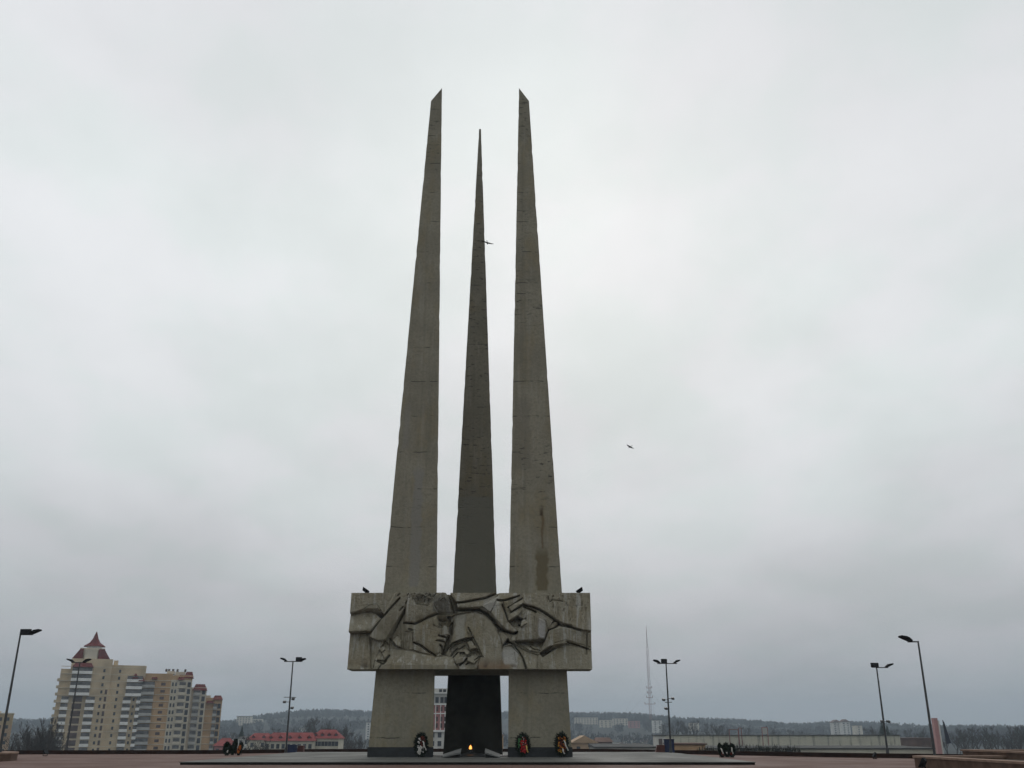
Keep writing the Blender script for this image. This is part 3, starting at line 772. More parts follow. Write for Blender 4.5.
lamp((293,661), 88, 'mast with two-sided crossarm and cameras halfway, in front of the red roofed houses', 0, [(-.85,-1,.6,0),(.55,0,.5,-.1),(.85,1,.55,.1)], (-.8,.85),
     [(.55,-3.1,'bar'),(-.75,-3.5,'cam'),(.5,-3.25,'cam'),(.45,-4.0,'cam')])
lamp((666,663), 84, 'mast with two-sided crossarm and blue cabinet at its foot', 0, [(-.8,-1,.6,0),(-.2,0,.5,-.1),(.95,1,.58,.1)], (-.75,.95),
     [(-.7,-3.0,'cam'),(.6,-2.9,'cam'),(-.45,-3.7,'cam'),(.3,-3.2,'bar')])
lamp((918,641), 56, 'mast with two heads on an arm to its left, behind the front planter tier', 0, [(-.62,-1,.45,0),(-.78,-1,.62,-.15)], (-.6,0), rp=.075)
lamp((876.5,667), 80, 'mast with one lamp at its top and one on a long arm to its right', 0, [(-.15,0,.55,0),(1.05,1,.6,0)], (0,.95), [(.5,-4.2,'cam'),(-.3,-4.2,'cam')])
lamp((80,662), 92, 'thin mast seen in front of the tall tower with the red spire', 0, [(-.9,-1,.65,0),(.65,1,.65,0)], (-.8,.6))
g = flood('floodlight', G(934.5,772.0), 'black floodlight against the face of the curved planter wall', PI*.8, .5, .5, .15)
g.location = (PX(934.5,766,45.6)-.5, 45.6, 0.0)

# ================================================================ PLANTERS, CABINETS
def rrect(x0, x1, y0, y1, r, n=8):
    pts = []
    for cx, cy, a0 in ((x1-r,y1-r,0),(x0+r,y1-r,PI/2),(x0+r,y0+r,PI),(x1-r,y0+r,1.5*PI)):
        for i in range(n+1): t = a0+PI/2*i/n; pts.append((cx+r*math.cos(t), cy+r*math.sin(t)))
    return pts
def planter(outp, inn, h, label, soil_z):
    x = sum(p[0] for p in outp)/len(outp); y = sum(p[1] for p in outp)/len(outp)
    r = empty('planter', (x,y,0), label, 'planter')
    def ringm(o, i, z0, z1):
        n = len(o); mb = MB()
        vs = [(a,b_,z0) for a,b_ in o]+[(a,b_,z1) for a,b_ in o]+[(a,b_,z1) for a,b_ in i]+[(a,b_,z0) for a,b_ in i]
        fs = []
        for k in range(n):
            j = (k+1) % n; fs += [[k,j,n+j,n+k],[n+k,n+j,2*n+j,2*n+k],[2*n+k,2*n+j,3*n+j,3*n+k],[3*n+k,3*n+j,j,k]]
        return mb.add(vs, fs)
    obj('wall', ringm(outp, inn, 0, h-.09), M['planter'], r)
    c = [(a+(a-x)*.006, b_+(b_-y)*.006) for a, b_ in outp]
    obj('rim', ringm(c, inn, h-.09, h), M['rim'], r)
    obj('soil_bed', MB().prism(inn, .02, soil_z), M['soil'], r)
    return r
circ = lambda cx, cy, r, n=64: [(cx+r*math.cos(2*PI*i/n), cy+r*math.sin(2*PI*i/n)) for i in range(n)]
planter(circ(-38.4,63.5,6.6), circ(-38.4,63.5,5.8), .5, 'round low pinkish stone planter at the left edge with a lamp mast in it', .38)
planter(rrect(20.0,36,24,51.6,1.6), rrect(20.7,35,25,50.9,1.1), .58, 'long low brown stone planter with rounded corner, front tier at the right', .42)
planter(rrect(24.9,44,28,56.2,.5), rrect(25.5,43,29,55.6,.3), .80, 'higher brown stone planter behind the front tier at the right edge', .7)

def cabinet(px, py, wpx, hpx, mat, label, name='utility_cabinet', cat='cabinet', slope=0):
    g = G(px, py); zc = g[1]*CP-CAMH*SP; w, h = wpx*zc/F, hpx*zc/F
    x, y = g[0], g[1]
    r = empty(name, (x,y,0), label, cat)
    obj('body', MB().extr_y([(x-w/2,0.05),(x+w/2,0.05),(x+w/2,h-.05),(x-w/2+slope*w,h-.05)], y-.3, y+.3), mat, r)
    obj('lid', MB().box(x-w/2+slope*w-.03, x+w/2+.03, y-.34, y+.34, h-.05, h), mat, r)
    obj('base', MB().box(x-w/2+.04, x+w/2-.04, y-.26, y+.26, 0, .05), M['black'], r)
    obj('door', MB().box(x-w*.32+slope*w*.5, x+w*.42, y-.32, y-.302, .12, h*.85), mat, r)
    return r
cabinet(669.5, 754.0, 9.5, 14, M['blue'], 'blue cabinet at the foot of the mast right of the monument')
cabinet(659.8, 754.0, 9.5, 8.5, M['maroon'], 'maroon box with a sloping grey side next to the blue cabinet', 'storage_box', 'box', .25)
cabinet(292.0, 753.8, 8, 8.5, M['blue'], 'blue cabinet at the foot of the mast left of the monument')
cabinet(299.8, 753.6, 7.5, 7.5, M['maroon'], 'dark maroon box with a slanting side beside the left blue cabinet', 'storage_box', 'box', .3)

# ================================================================ BIRDS
def bird(px, py, Y, s, label, ang, bank):
    c = P(px, py, Y); r = empty('bird', (0,0,0), label, 'bird', 'birds in the air')
    mb = MB()
    prof = [(-.5,.012),(-.42,.05),(-.2,.10),(.05,.115),(.25,.09),(.36,.07),(.44,.06),(.5,.015)]
    mb.tube([(x*s,0,(.02*s if x > .3 else 0)) for x,_ in prof], [q*s for _,q in prof], 8)
    mb.add([(-.45*s,.03*s,0),(-.45*s,-.03*s,0),(-.8*s,-.1*s,.01*s),(-.8*s,.1*s,.01*s),(-.45*s,0,.03*s)], [[0,1,2,3],[0,3,4],[1,4,2],[2,4,3]])
    obj('body', mb, M['bird'], r)
    for sd in (-1, 1):
        w = [(.22,.08),(.20,.45),(.02,.95),(-.18,1.05),(-.12,.7),(-.2,.4),(-.18,.08)]
        dz = .5 if bank else .06
        up = [(x*s, sd*y*s, y*dz*s+.05*s) for x, y in w]; dn = [(x,y,z-.02*s) for x,y,z in up]
        n = len(w); m2 = MB().add(up+dn, [list(range(n)), list(range(2*n-1,n-1,-1))]+[[i,(i+1)%n,n+(i+1)%n,n+i] for i in range(n)])
        obj('wing', m2, M['bird'], r)
    r.location = c; r.rotation_euler = ang
bird(487.3, 243, 66, .5, 'dark bird gliding across the middle spire', (.35,0,1.5), 0)
bird(630, 447, 68, .34, 'small dark bird flying in the open sky right of the spires', (.3,.2,2.2), 0)

# ================================================================ BUILDINGS
GB = -13.6
def bld(name, px, Y, label, cat, group=None):
    return empty(name, (PX(px,735,Y), Y+5, GB), label, cat, group)
def wins(b, xs, zs, Y, w, h, mat='bwin', name='window', d=.12):
    for x in xs:
        for z in zs: obj(name, MB().box(x-w/2, x+w/2, Y-d, Y+.05, z-h/2, z+h/2), M[mat], b)
def balcony_col(b, x0, x1, zs, Y, mat='whiteb', glass='glaze', dep=1.2):
    for z in zs:
        o = obj('balcony', MB().box(x0, x1, Y-dep, Y+.1, z-.15, z+1.1), M[mat], b)
        mbg = MB().box(x0+.12, x1-.12, Y-dep+.1, Y+.08, z+1.1, z+2.5)
        for q in range(1, 3):
            pass
        obj('glazing', mbg, M[glass], o)

# --- tower with red spire
T = 440; X7 = lambda p, y=715: PX(p, y, T); Zt = lambda y: PZ(y, T, 95)
tw = bld('apartment_tower', 95, T, 'tall cream apartment tower with white balconies and a pointed red spire roof', 'apartment building')
fl = 3.03; ztop = Zt(667)
x0, x1, x2 = X7(57.5), X7(106.5), X7(141)
mw = MB().box(X7(66.5), x1, T, T+20, GB, Zt(659)); mw.box(x0, X7(66.5)+.02, T+.6, T+18, GB, Zt(669.5))
mw.box(x1-.02, x2, T+1.5, T+22, GB, Zt(664.5)); mw.box(X7(107.5), X7(112), T+4, T+8, Zt(665), Zt(659.5))
obj('wall', mw, M['cream'], tw)
mb = MB()
k = 0
while ztop-k*fl > -9:
    z = ztop-k*fl
    mb.box(x0-.05, x1+.05, T-.06, T+.3, z-.12, z+.12); mb.box(x1+.05, x2+.05, T+1.44, T+1.8, z-.12, z+.12); k += 1
obj('floor_band', mb, M['palebrick'], tw)
zs = [ztop-fl*(i+1) for i in range(28) if ztop-fl*(i+1) > -10]
lo = [z for z in zs if z < Zt(697)]; hi = [z for z in zs if z >= Zt(697)]
balcony_col(tw, X7(62), X7(69.2), lo, T); balcony_col(tw, X7(85.5), X7(94.3), lo, T)
balcony_col(tw, X7(68.5), X7(88), hi, T, dep=1.8)
obj('balcony_roof', MB().hexa([(X7(68),T-2.2,hi[0]+2.75),(X7(88.5),T-2.2,hi[0]+2.75),(X7(88.5),T+.5,hi[0]+2.75),(X7(68),T+.5,hi[0]+2.75)],
    [(X7(70.5),T-.5,hi[0]+4.6),(X7(86),T-.5,hi[0]+4.6),(X7(86),T+.5,hi[0]+4.6),(X7(70.5),T+.5,hi[0]+4.6)]), M['redroof'], tw)
for z in lo: obj('stair_window', MB().box(X7(73), X7(82), T-.15, T+.1, z+.3, z+2.6), M['brownwin'], tw)
wz = [z for z in zs if z < Zt(672)]
balcony_col(tw, X7(123), X7(138.8), [z for z in zs if Zt(698) < z < Zt(678)], T+1.5, dep=1.8)
balcony_col(tw, X7(121.5), X7(129.5), [z for z in zs if z < Zt(698)], T+1.5)
balcony_col(tw, X7(135), X7(139), [z for z in zs if z < Zt(698)], T+1.5)
for (a, c, y) in ((128,134,675.5), (134.5,141,678)):
    z = Zt(y); obj('balcony_roof', MB().hexa([(X7(a),T-.6,z-1),(X7(c),T-.6,z-1),(X7(c),T+1.6,z-1),(X7(a),T+1.6,z-1)], [(X7((a+c)/2)-.3,T+.9,z+1.2),(X7((a+c)/2)+.3,T+.9,z+1.2),(X7((a+c)/2)+.3,T+1.6,z+1.2),(X7((a+c)/2)-.3,T+1.6,z+1.2)]), M['redroof'], tw)
wins(tw, [X7(99.5)], [z+1.5 for z in zs], T, .9, 1.3); wins(tw, [X7(104)], [z+1.5 for z in zs[3:]], T, 1.0, 2.0, 'brownwin'); wins(tw, [X7(115)], [z+1.5 for z in zs], T+1.5, .9, 1.3); wins(tw, [X7(132.3)], [z+1.5 for z in zs if z < Zt(700)], T+1.5, .8, 1.2)
for z in zs[1:]: obj('side_balcony', MB().box(x0-1.1, x0+.02, T+3, T+9, z, z+1.1), M['palebrick'], tw)
# attic, mansard wings and spire
ax0, ax1 = PX(79.5,655,T), PX(108,655,T); za, zb = Zt(659), Zt(648)
obj('attic', MB().box(ax0+1, ax1-1, T+2, T+15, za, zb).box(PX(87,655,T), PX(99,655,T), T+.6, T+2, za, Zt(649.5)), M['palebrick'], tw)
for a, c, s in ((PX(75.5,655,T), PX(85.5,655,T), 1), (PX(100,655,T), PX(112,655,T), -1)):
    o = [(a,T+.5),(c,T+.5),(c,T+16),(a,T+16)]; t = 3.0
    top = [(a+(t if s > 0 else 0),T+1.9),(c-(t if s < 0 else 0),T+1.9),(c-(t if s < 0 else 0),T+14),(a+(t if s > 0 else 0),T+14)]
    obj('mansard_roof', MB().hexa([(x,y,za-.02) for x,y in o], [(x,y,zb-.4) for x,y in top]), M['redroof'], tw)
scx = PX(97.2,640,T); e = 11*440/940
obj('spire_drum', MB().lathe((scx,T+8,zb-.2), [(e*.72,0),(e*.72,1.2)], 8, PI/8), M['whiteb'], tw)
obj('spire_roof', MB().lathe((scx,T+8,Zt(645.4)), [(e*1.0,-.1),(e*.97,.1),(e*.50,1.6),(e*.27,3.3),(e*.14,5.2),(.05,Zt(630)-Zt(645.4))], 8, PI/8), M['redroof'], tw)

# --- stepped block
S = 455; Xs = lambda p: PX(p, 715, S); Zs = lambda y: PZ(y, S, 180)
sb = bld('apartment_block', 180, S, 'stepped tan apartment block descending to the right with red roof turrets', 'apartment building')
obj('wall', MB().box(Xs(131), Xs(164), S, S+16, GB, Zs(674)).box(Xs(164), Xs(185), S+.01, S+16.5, GB, Zs(675.5)), M['tan'], sb)
obj('wall', MB().box(Xs(185)+.01, Xs(201), S+3, S+20, GB, Zs(687)), M['palebrick'], sb)
obj('wall', MB().box(Xs(201)+.01, Xs(218.5), S+6, S+24, GB, Zs(697)), M['tan'], sb)
obj('pale_strip', MB().box(Xs(163.5), Xs(185)-.02, S-.1, S+.3, GB, Zs(680)), M['palebrick'], sb)
mb = MB()
for i in range(16):
    z = Zs(681)-i*fl
    if z < -9: break
    mb.box(Xs(131), Xs(185), S-.2, S+.2, z-.13, z+.13)
    if z < Zs(692): mb.box(Xs(185)+.02, Xs(201), S+2.85, S+3.2, z-.13, z+.13)
    if z < Zs(702): mb.box(Xs(201)+.02, Xs(218.6), S+5.85, S+6.2, z-.13, z+.13)
obj('floor_band', mb, M['palebrick'], sb)
zz = [Zs(681)-(i+1)*fl for i in range(16) if Zs(681)-(i+1)*fl > -9]
balcony_col(sb, Xs(133.2), Xs(147.5), zz, S, 'greyb'); balcony_col(sb, Xs(172), Xs(179), zz, S, 'palebrick', dep=.8)
wins(sb, [Xs(156)], [z+1.5 for z in zz], S, 2.0, 1.2, 'brownwin'); wins(sb, [Xs(165.5),Xs(168.7)], [z+1.5 for z in zz], S-.1, .8, 1.6)
for x0_, Yb, z1 in ((182.2, S, 681), (198, S+3, 691), (215.6, S+6, 702)):
    for z in zz:
        if z < Zs(z1)-1: obj('loggia', MB().box(Xs(x0_)-.75, Xs(x0_)+.75, Yb-.22, Yb+.05, z+.35, z+2.5), M['bwin'], sb)
balcony_col(sb, Xs(187.5), Xs(194.5), [z for z in zz if z < Zs(693)], S+3, 'greyb', dep=.9)
balcony_col(sb, Xs(209.5), Xs(213.6), [z for z in zz if z < Zs(703)], S+6, 'greyb', dep=.9)
def turret(a, c, y0, y1, Yb, m_='redroof'):
    z0, z1 = Zs(y0), Zs(y1); xm = (a+c)/2
    obj('roof_turret', MB().hexa([(Xs(a),Yb-1,z0),(Xs(c),Yb-1,z0),(Xs(c),Yb+6,z0),(Xs(a),Yb+6,z0)],
        [(Xs(a*.8+c*.2),Yb+1.5,z1),(Xs(a*.2+c*.8),Yb+1.5,z1),(Xs(a*.2+c*.8),Yb+5,z1),(Xs(a*.8+c*.2),Yb+5,z1)]), M[m_], sb)
turret(143.5,149.5,679.5,676,S-.4); turret(170,176.5,680,675,S-.4); turret(176,186,678,671.5,S+.5); turret(186,201.5,690,683.5,S+3); turret(202,210,702.5,698.5,S+5.5); turret(208,219,699,694.5,S+6)
obj('penthouse', MB().box(Xs(158), Xs(166), S+3, S+9, Zs(674.2), Zs(671)).box(Xs(166.5), Xs(177), S+4, S+10, Zs(675.5), Zs(671.5)).box(Xs(201), Xs(206), S+8, S+12, Zs(697), Zs(694.5)), M['palebrick'], sb)
for x_ in (157, 159.8, 164, 168.5, 176.5): obj('chimney', MB().box(Xs(x_)-.5, Xs(x_)+.5, S+4, S+5.5, Zs(671.5), Zs(668.8)), M['brownwin'], sb)

def face(root, deg, sx):
    root.rotation_euler = (0,0,math.radians(deg)); root.scale = (sx,1,1)
face(tw, 22, .96); tw.location.x -= 2.7; face(sb, 18, .94)

# --- generic house
def house(px0_, px1_, yeave, yridge, Y, wall, roof, label, cat='house', group=None, depth=11, wrows=2, dormers=0, gable_front=False, hip=0., name='house', cols=None):
    b = bld(name, (px0_+px1_)/2, Y, label, cat, group)
    x0, x1 = PX(px0_,740,Y), PX(px1_,740,Y); ze, zr = PZ(yeave,Y), PZ(yridge,Y)
    base = min(GB, ze-6)
    obj('wall', MB().box(x0, x1, Y, Y+depth, base, ze), wall, b)
    mbr = MB(); o = .5
    if gable_front:
        xm = (x0+x1)/2; mbr.extr_y([(x0-o,ze),(x1+o,ze),(xm,zr)], Y-o, Y+depth+o)
    else:
        hp = hip*(x1-x0)
        mbr.add([(x0-o,Y-o,ze),(x1+o,Y-o,ze),(x1+o,Y+depth+o,ze),(x0-o,Y+depth+o,ze),(x0+hp,Y+depth/2,zr),(x1-hp,Y+depth/2,zr)],
                [[0,1,5,4],[2,3,4,5],[0,4,3],[1,2,5],[3,2,1,0]])
    rf = obj('roof', mbr, roof, b)
    W = x1-x0; nc = cols or max(2, int(W/3.2))
    for r_ in range(wrows):
        for c in range(nc):
            x = x0+W*(c+.5)/nc; z = ze-1.7-r_*3
            obj('window', MB().box(x-.55, x+.55, Y-.06, Y+.05, z-.75, z+.75), M['bwin'], b)
    for d in range(dormers):
        x = x0+W*(d+.5)/dormers; zd = ze+(zr-ze)*.45; yd = Y+depth*.12
        obj('dormer', MB().extr_y([(x-.7,zd-.8),(x+.7,zd-.8),(x+.7,zd+.1),(x,zd+.7),(x-.7,zd+.1)], yd, Y+depth*.4), roof, rf)
        o_ = WLOC[rf.name]
        obj('dormer_window', MB().box(x-.4, x+.4, yd-.05, yd+.02, zd-.6, zd+.1), M['bwin'], rf)
    return b
RR = 'red roofed houses left of the monument'
house(265,313,741,732.5,345,M['wallc'],M['redroof2'],'long cream house with red roof and dormers, left of the lamp mast with cameras',group=RR,dormers=5,hip=.08,cols=9)
house(311,338.5,738.5,729.5,350,M['wallc'],M['redroof2'],'taller cream house with hipped red roof close to the left pillar',group=RR,dormers=4,hip=.22,wrows=3,cols=8)
house(247,268,740,733,372,M['wallc'],M['redroof2'],'red roofed house half hidden by the long cream house',group=RR,hip=.15,dormers=2)
house(238,249,738,736,420,M['whitew'],M['dullroof'],'small pale flat house next to the stepped apartment block',group=None,hip=.1)
house(215,229,746,738,380,M['pink'],M['redroof2'],'red roof peeping out just right of the stepped apartment block',group=RR,hip=.2)

# --- pink and white building between the pillars
Yp = 300; X3 = lambda p: PX(p, 720, Yp); Z3 = lambda y: PZ(y, Yp, 440)
pb = bld('office_building', 440, Yp, 'narrow pink and white building showing between the left and middle pillars', 'building')
px_a, px_b = 426, 447.6
obj('wall', MB().box(X3(px_a), X3(px_b), Yp, Yp+14, GB, Z3(731)), M['whitew'], pb)
obj('pink_storeys', MB().box(X3(px_a), X3(px_b)+.15, Yp-.2, Yp+14, Z3(731)+.01, Z3(704)), M['pink'], pb)
obj('upper_storey', MB().box(X3(px_a), X3(px_b), Yp+.1, Yp+13, Z3(704)+.01, Z3(693)), M['greyb'], pb)
obj('attic', MB().box(X3(px_a), X3(px_b)-.3, Yp+.6, Yp+12, Z3(693)+.01, Z3(688.3)), M['whitew'], pb)
for ov, dp, y0_, y1_ in ((.35,.5,705,703.6),(.3,.4,714,713),(.35,.5,732,730),(.2,.3,693.6,692.4)):
    obj('cornice', MB().box(X3(px_a), X3(px_b)+ov, Yp-dp, Yp+.1, Z3(y0_), Z3(y1_)), M['whiteb'], pb)
for x in (431, 435.5, 440.5, 445):
    obj('mullion', MB().box(X3(x)-.12, X3(x)+.12, Yp-.3, Yp-.18, Z3(730), Z3(705)), M['whiteb'], pb)
wins(pb, [X3(432),X3(437),X3(441.5),X3(445)], [Z3(709),Z3(719),Z3(725.5)], Yp-.2, .55, 1.3, 'brownwin')
wins(pb, [X3(436.5),X3(441.5),X3(445.5)], [Z3(700)], Yp+.1, 1.0, 1.7); wins(pb, [X3(439.7),X3(443.8)], [Z3(690.6)], Yp+.6, .9, .8)
wins(pb, [X3(433),X3(440)], [Z3(735),Z3(743.5),Z3(751)], Yp, 1.1, 1.4)
house(490,503,735.5,734,310,M['orange'],M['brownroof'],'small peach building showing in the slit left of the right pillar',name='house',wrows=1,hip=.1)

# --- right side (towards the river)
tg = house(572,597,743,735.5,300,M['tangable'],M['tangable'],'tan gabled building just right of the monument',wrows=1,gable_front=True,cols=2,depth=18,name='house')
house(596,612,742,737.5,330,M['brownroof'],M['brownroof'],'brown roofed annex behind the tan gabled building',wrows=0,hip=.05)
def longb(name, a, c, y, Y, depth, wall, roof, label, yr=None, windows=0, cat='building'):
    b = bld(name, (a+c)/2, Y, label, cat)
    x0, x1 = PX(a,745,Y), PX(c,745,Y); z = PZ(y,Y); zr = PZ(yr,Y+depth) if yr else z+.3
    obj('wall', MB().box(x0, x1, Y, Y+depth, GB, z), wall, b)
    obj('roof', MB().hexa([(x0-.3,Y-.3,z+.01),(x1+.3,Y-.3,z+.01),(x1+.3,Y+depth+.3,z+.01),(x0-.3,Y+depth+.3,z+.01)],
                          [(x0-.3,Y-.3,z+.25),(x1+.3,Y-.3,z+.25),(x1+.3,Y+depth+.3,zr),(x0-.3,Y+depth+.3,zr)]), roof, b)
    for i in range(windows):
        x = x0+(x1-x0)*(i+.5)/windows; obj('door', MB().box(x-.6, x+.6, Y-.06, Y+.05, z-3.0, z-.8), M['brownwin'], b)
    return b
longb('long_hall', 672, 901, 735.6, 330, 25, M['stained'], M['dullroof'], 'long pale hall with dirty streaks across the whole right background')
longb('low_shed', 700, 938, 749.2, 215, 22, M['wallc'], M['dullroof'], 'low cream shed with dark sloping roof right behind the parapet on the right', yr=745.5)
longb('low_shed', 596, 657, 748, 215, 18, M['whitew'], M['dullroof'], 'low white shed with grey roof between the tan gable and the maroon box', yr=743.5)
longb('low_shed', 673, 705.5, 744.8, 190, 10, M['orange'], M['brownroof'], 'peach coloured shed beside the blue cabinet')
longb('kiosk', 656, 665.5, 736, 320, 6, M['whitew'], M['dullroof'], 'tall white hut with grey shutter at the left end of the long hall', windows=1)
longb('low_shed', 902, 936, 738.5, 420, 20, M['brownroof'], M['brownroof'], 'brown shed past the right end of the long hall')
# pylon sign and dark tower beside the right mast
pyl = bld('pylon_sign', 937, 210, 'tall pink pylon just right of the nearest right mast', 'pylon')
x0, x1 = PX(937.4,745,210), PX(943,745,210)
obj('panel', MB().box(x0, x1-.35, 210, 211.2, GB+.5, PZ(718,210)), M['pinksign'], pyl)
obj('edge_strip', MB().box(x1-.35+.002, x1, 210.1, 211.1, GB+.5, PZ(720.5,210)), M['whitew'], pyl)
obj('foot', MB().box(x0-.3, x1+.3, 209.7, 211.5, GB, GB+.5), M['greybox'], pyl)
x2 = PX(945,735,214)
nv = bld('flag_banner', 944, 214, 'narrow dark blue furled flag on a pole beside the pink pylon', 'flag')
obj('flagpole', MB().tube([(x2,214,GB),(x2,214,PZ(720,214))], .09, 8), M['metal'], nv)
obj('flag', MB().hexa([(x2+.05,213.8,PZ(744,214)),(x2+.9,213.7,PZ(743,214)),(x2+.9,214.1,PZ(743,214)),(x2+.05,214.2,PZ(744,214))], [(x2-.05,213.9,PZ(721,214)),(x2+.2,213.9,PZ(722,214)),(x2+.2,214.1,PZ(722,214)),(x2-.05,214.1,PZ(721,214))]), M['navy'], nv)
# yellow block at far left
yb = bld('apartment_block', 5, 420, 'yellow block at the far left edge behind bare trees', 'apartment building')
Yy = 420; xa, xb = PX(-60,730,Yy), PX(15,730,Yy)
obj('wall', MB().box(xa, xb, Yy, Yy+15, GB, PZ(714,Yy)), M['yellow'], yb)
obj('parapet', MB().box(xa, xb+.2, Yy-.2, Yy+15.2, PZ(714,Yy)+.01, PZ(712.8,Yy)), M['palebrick'], yb)
obj('lower_band', MB().box(xa, xb+.1, Yy-.12, Yy, GB, PZ(725,Yy)), M['tangable'], yb)
wins(yb, [xb-2-3.1*i for i in range(8)], [PZ(714,Yy)-2-3.1*i for i in range(5)], Yy-.12, 1.2, 1.4)
for x_ in (4, 10): obj('chimney', MB().box(PX(x_,713,Yy)-.5, PX(x_,713,Yy)+.5, Yy+4, Yy+5, PZ(713,Yy), PZ(711,Yy)), M['palebrick'], yb)

face(yb, 26, .9); yb.location.x -= 4.2
# --- far blocks and houses on the slopes
FARB = [(575,598,717.5,1750,'pale'),(600,612,720,1650,'pale'),(613,628,718.5,1720,'pale'),(629,640,721,1640,'pink'),(653,662,720.5,1500,'white'),(236,250,716.5,1800,'pale'),(251,261,719,1850,'pale'),(366,376,722.5,1300,'white'),(833,841,722.5,1500,'white'),(842,850,722,1480,'white'),(855,862,725.5,1400,'pale'),(690,699,723,1600,'pale')]
LBL = ['broad pale flat block on the hillside right of the monument','narrower pale block second along the hillside row','pale block third along the hillside row, left of a pinkish one','pinkish block at the right end of the hillside row','white block on the hillside in front of the foot of the lattice mast',
 'pale block on the hill right above the small pale house','pale block on the left hill right of a taller one','white block half hidden by the left pillar','white house on the skyline above the long hall, left of a twin','white house on the skyline above the long hall, right of a twin','low pale house on the skyline left of the spruce','pale block on the slope right of the mast with the blue cabinet']
for (a, c, y, Y, kd), lb in zip(FARB, LBL):
    wm = {'pale':M['palebrick'],'pink':M['pink'],'white':M['whitew']}[kd]
    b = empty('hillside_building', (PX((a+c)/2,725,Y), Y, hill_z(PX((a+c)/2,725,Y),Y)), lb, 'building', 'buildings on the far hillside')
    x0, x1 = PX(a,725,Y), PX(c,725,Y); zt_ = PZ(y,Y); zb_ = hill_z((x0+x1)/2,Y)-3
    obj('wall', MB().box(x0, x1, Y, Y+14, zb_, zt_), wm, b)
    if kd == 'white' and Y < 1520 and a > 800:
        obj('roof', MB().extr_y([(x0-1,zt_),(x1+1,zt_),((x0+x1)/2,zt_+4)], Y-1, Y+15), M['brownroof'], b)
    else: obj('roof', MB().box(x0-.5, x1+.5, Y-.5, Y+14.5, zt_+.01, zt_+1), M['dullroof'], b)
    mbw = MB()
    z = zt_-2.2
    while z > zb_+3:
        n = int((x1-x0)/5)
        for i in range(n): xx = x0+(x1-x0)*(i+.5)/n; mbw.box(xx-1, xx+1, Y-.1, Y+.05, z-.8, z+.8)
        z -= 3
    w_ = obj('window', mbw, M['bwin'], b); w_['kind'] = 'stuff'
spots = []
desc = ['cream','grey','white','brown']
NM = [M['wallc'],M['greyb'],M['whitew'],M['tangable']]
random.seed(21)
def house_far(px, Y, w, h, wm, rm, lb):
    x = PX(px,738,Y); z = hill_z(x,Y)
    b = empty('village_house', (x,Y,z), lb, 'house', 'small houses on the far slopes')
    obj('wall', MB().box(x-w/2, x+w/2, Y, Y+8, z-2, z+h), wm, b)
    obj('roof', MB().extr_y([(x-w/2-.5,z+h),(x+w/2+.5,z+h),(x,z+h+w*.3)], Y-.5, Y+8.5) if w < 11 else MB().add([(x-w/2-.5,Y-.5,z+h),(x+w/2+.5,Y-.5,z+h),(x+w/2+.5,Y+8.5,z+h),(x-w/2-.5,Y+8.5,z+h),(x-w/2,Y+4,z+h+3),(x+w/2,Y+4,z+h+3)], [[0,1,5,4],[2,3,4,5],[0,4,3],[1,2,5],[3,2,1,0]]), rm, b)
VH = [(606,1050,9,4,0,1,'cream house with grey roof above the brown roofed annex'),(615,1120,12,5,2,1,'white house with long roof above the low white shed, left one'),(622,1060,8,4,1,0,'grey house with brown roof among the slope houses over the low white shed'),
 (629,1180,13,5,2,0,'white house with brown roof high on the slope over the low white shed'),(637,1090,9,5,3,1,'brown house with grey roof near the white hut'),(645,1150,11,4,0,0,'cream house with brown roof left of the white hut'),(651,1250,10,5,1,1,'grey house below the foot of the lattice mast'),
 (227,1400,12,6,2,1,'white house on the far slope just right of the stepped block'),(232,1250,10,5,0,0,'cream house on the far slope above the leaning wreaths'),(255,1300,14,6,1,1,'grey house on the far slope above the half hidden red roof'),(300,1500,12,6,2,1,'white house on the hill behind the mast with cameras'),(318,1450,10,5,0,1,'cream house on the hill right of the mast with cameras')]
for px_, Y_, w_, h_, a_, c_, lb in VH: house_far(px_, Y_, w_, h_, NM[a_], [M['brownroof'],M['dullroof']][c_], lb)

# ================================================================ MAST, FRAMES
Ym_ = 1700; mx = PX(650.5,715,Ym_); mz0 = hill_z(mx,Ym_); mz1 = PZ(625,Ym_)
ms = empty('radio_mast', (mx,Ym_,mz0), 'slender red and white lattice broadcasting mast on the far hill', 'mast')
mb = MB(); hw = 2.2
legs = [(mx+hw*math.cos(t), Ym_+hw*math.sin(t)) for t in (PI/2, PI/2+2*PI/3, PI/2+4*PI/3)]
zt2 = mz0+(mz1-mz0)*.78
for x, y in legs: mb.tube([(x,y,mz0),(x,y,zt2)], .22, 5)
z = mz0; k = 0
while z < zt2-9:
    for i in range(3):
        (xa_, ya_), (xb_, yb_) = legs[i], legs[(i+1)%3]
        mb.tube([(xa_,ya_,z),(xb_,yb_,z+9)], .11, 4); mb.tube([(xa_,ya_,z),(xb_,yb_,z)], .11, 4)
    z += 9
obj('lattice', mb, M['mast'], ms)
obj('antenna', MB().tube([(mx,Ym_,zt2-2),(mx,Ym_,mz1-12),(mx,Ym_,mz1)], [.75,.55,.15], 6), M['mast'], ms)
for y_, w_ in ((688,4.5),(693,4),(697.5,5.5),(704,9)):
    z = PZ(y_,Ym_)
    obj('gallery', MB().box(mx-w_, mx+w_, Ym_-1.2, Ym_+1.2, z-.4, z+.4).box(mx-w_, mx-w_+.8, Ym_-1, Ym_+1, z, z+3).box(mx+w_-.8, mx+w_, Ym_-1, Ym_+1, z, z+3), M['mast'], ms)
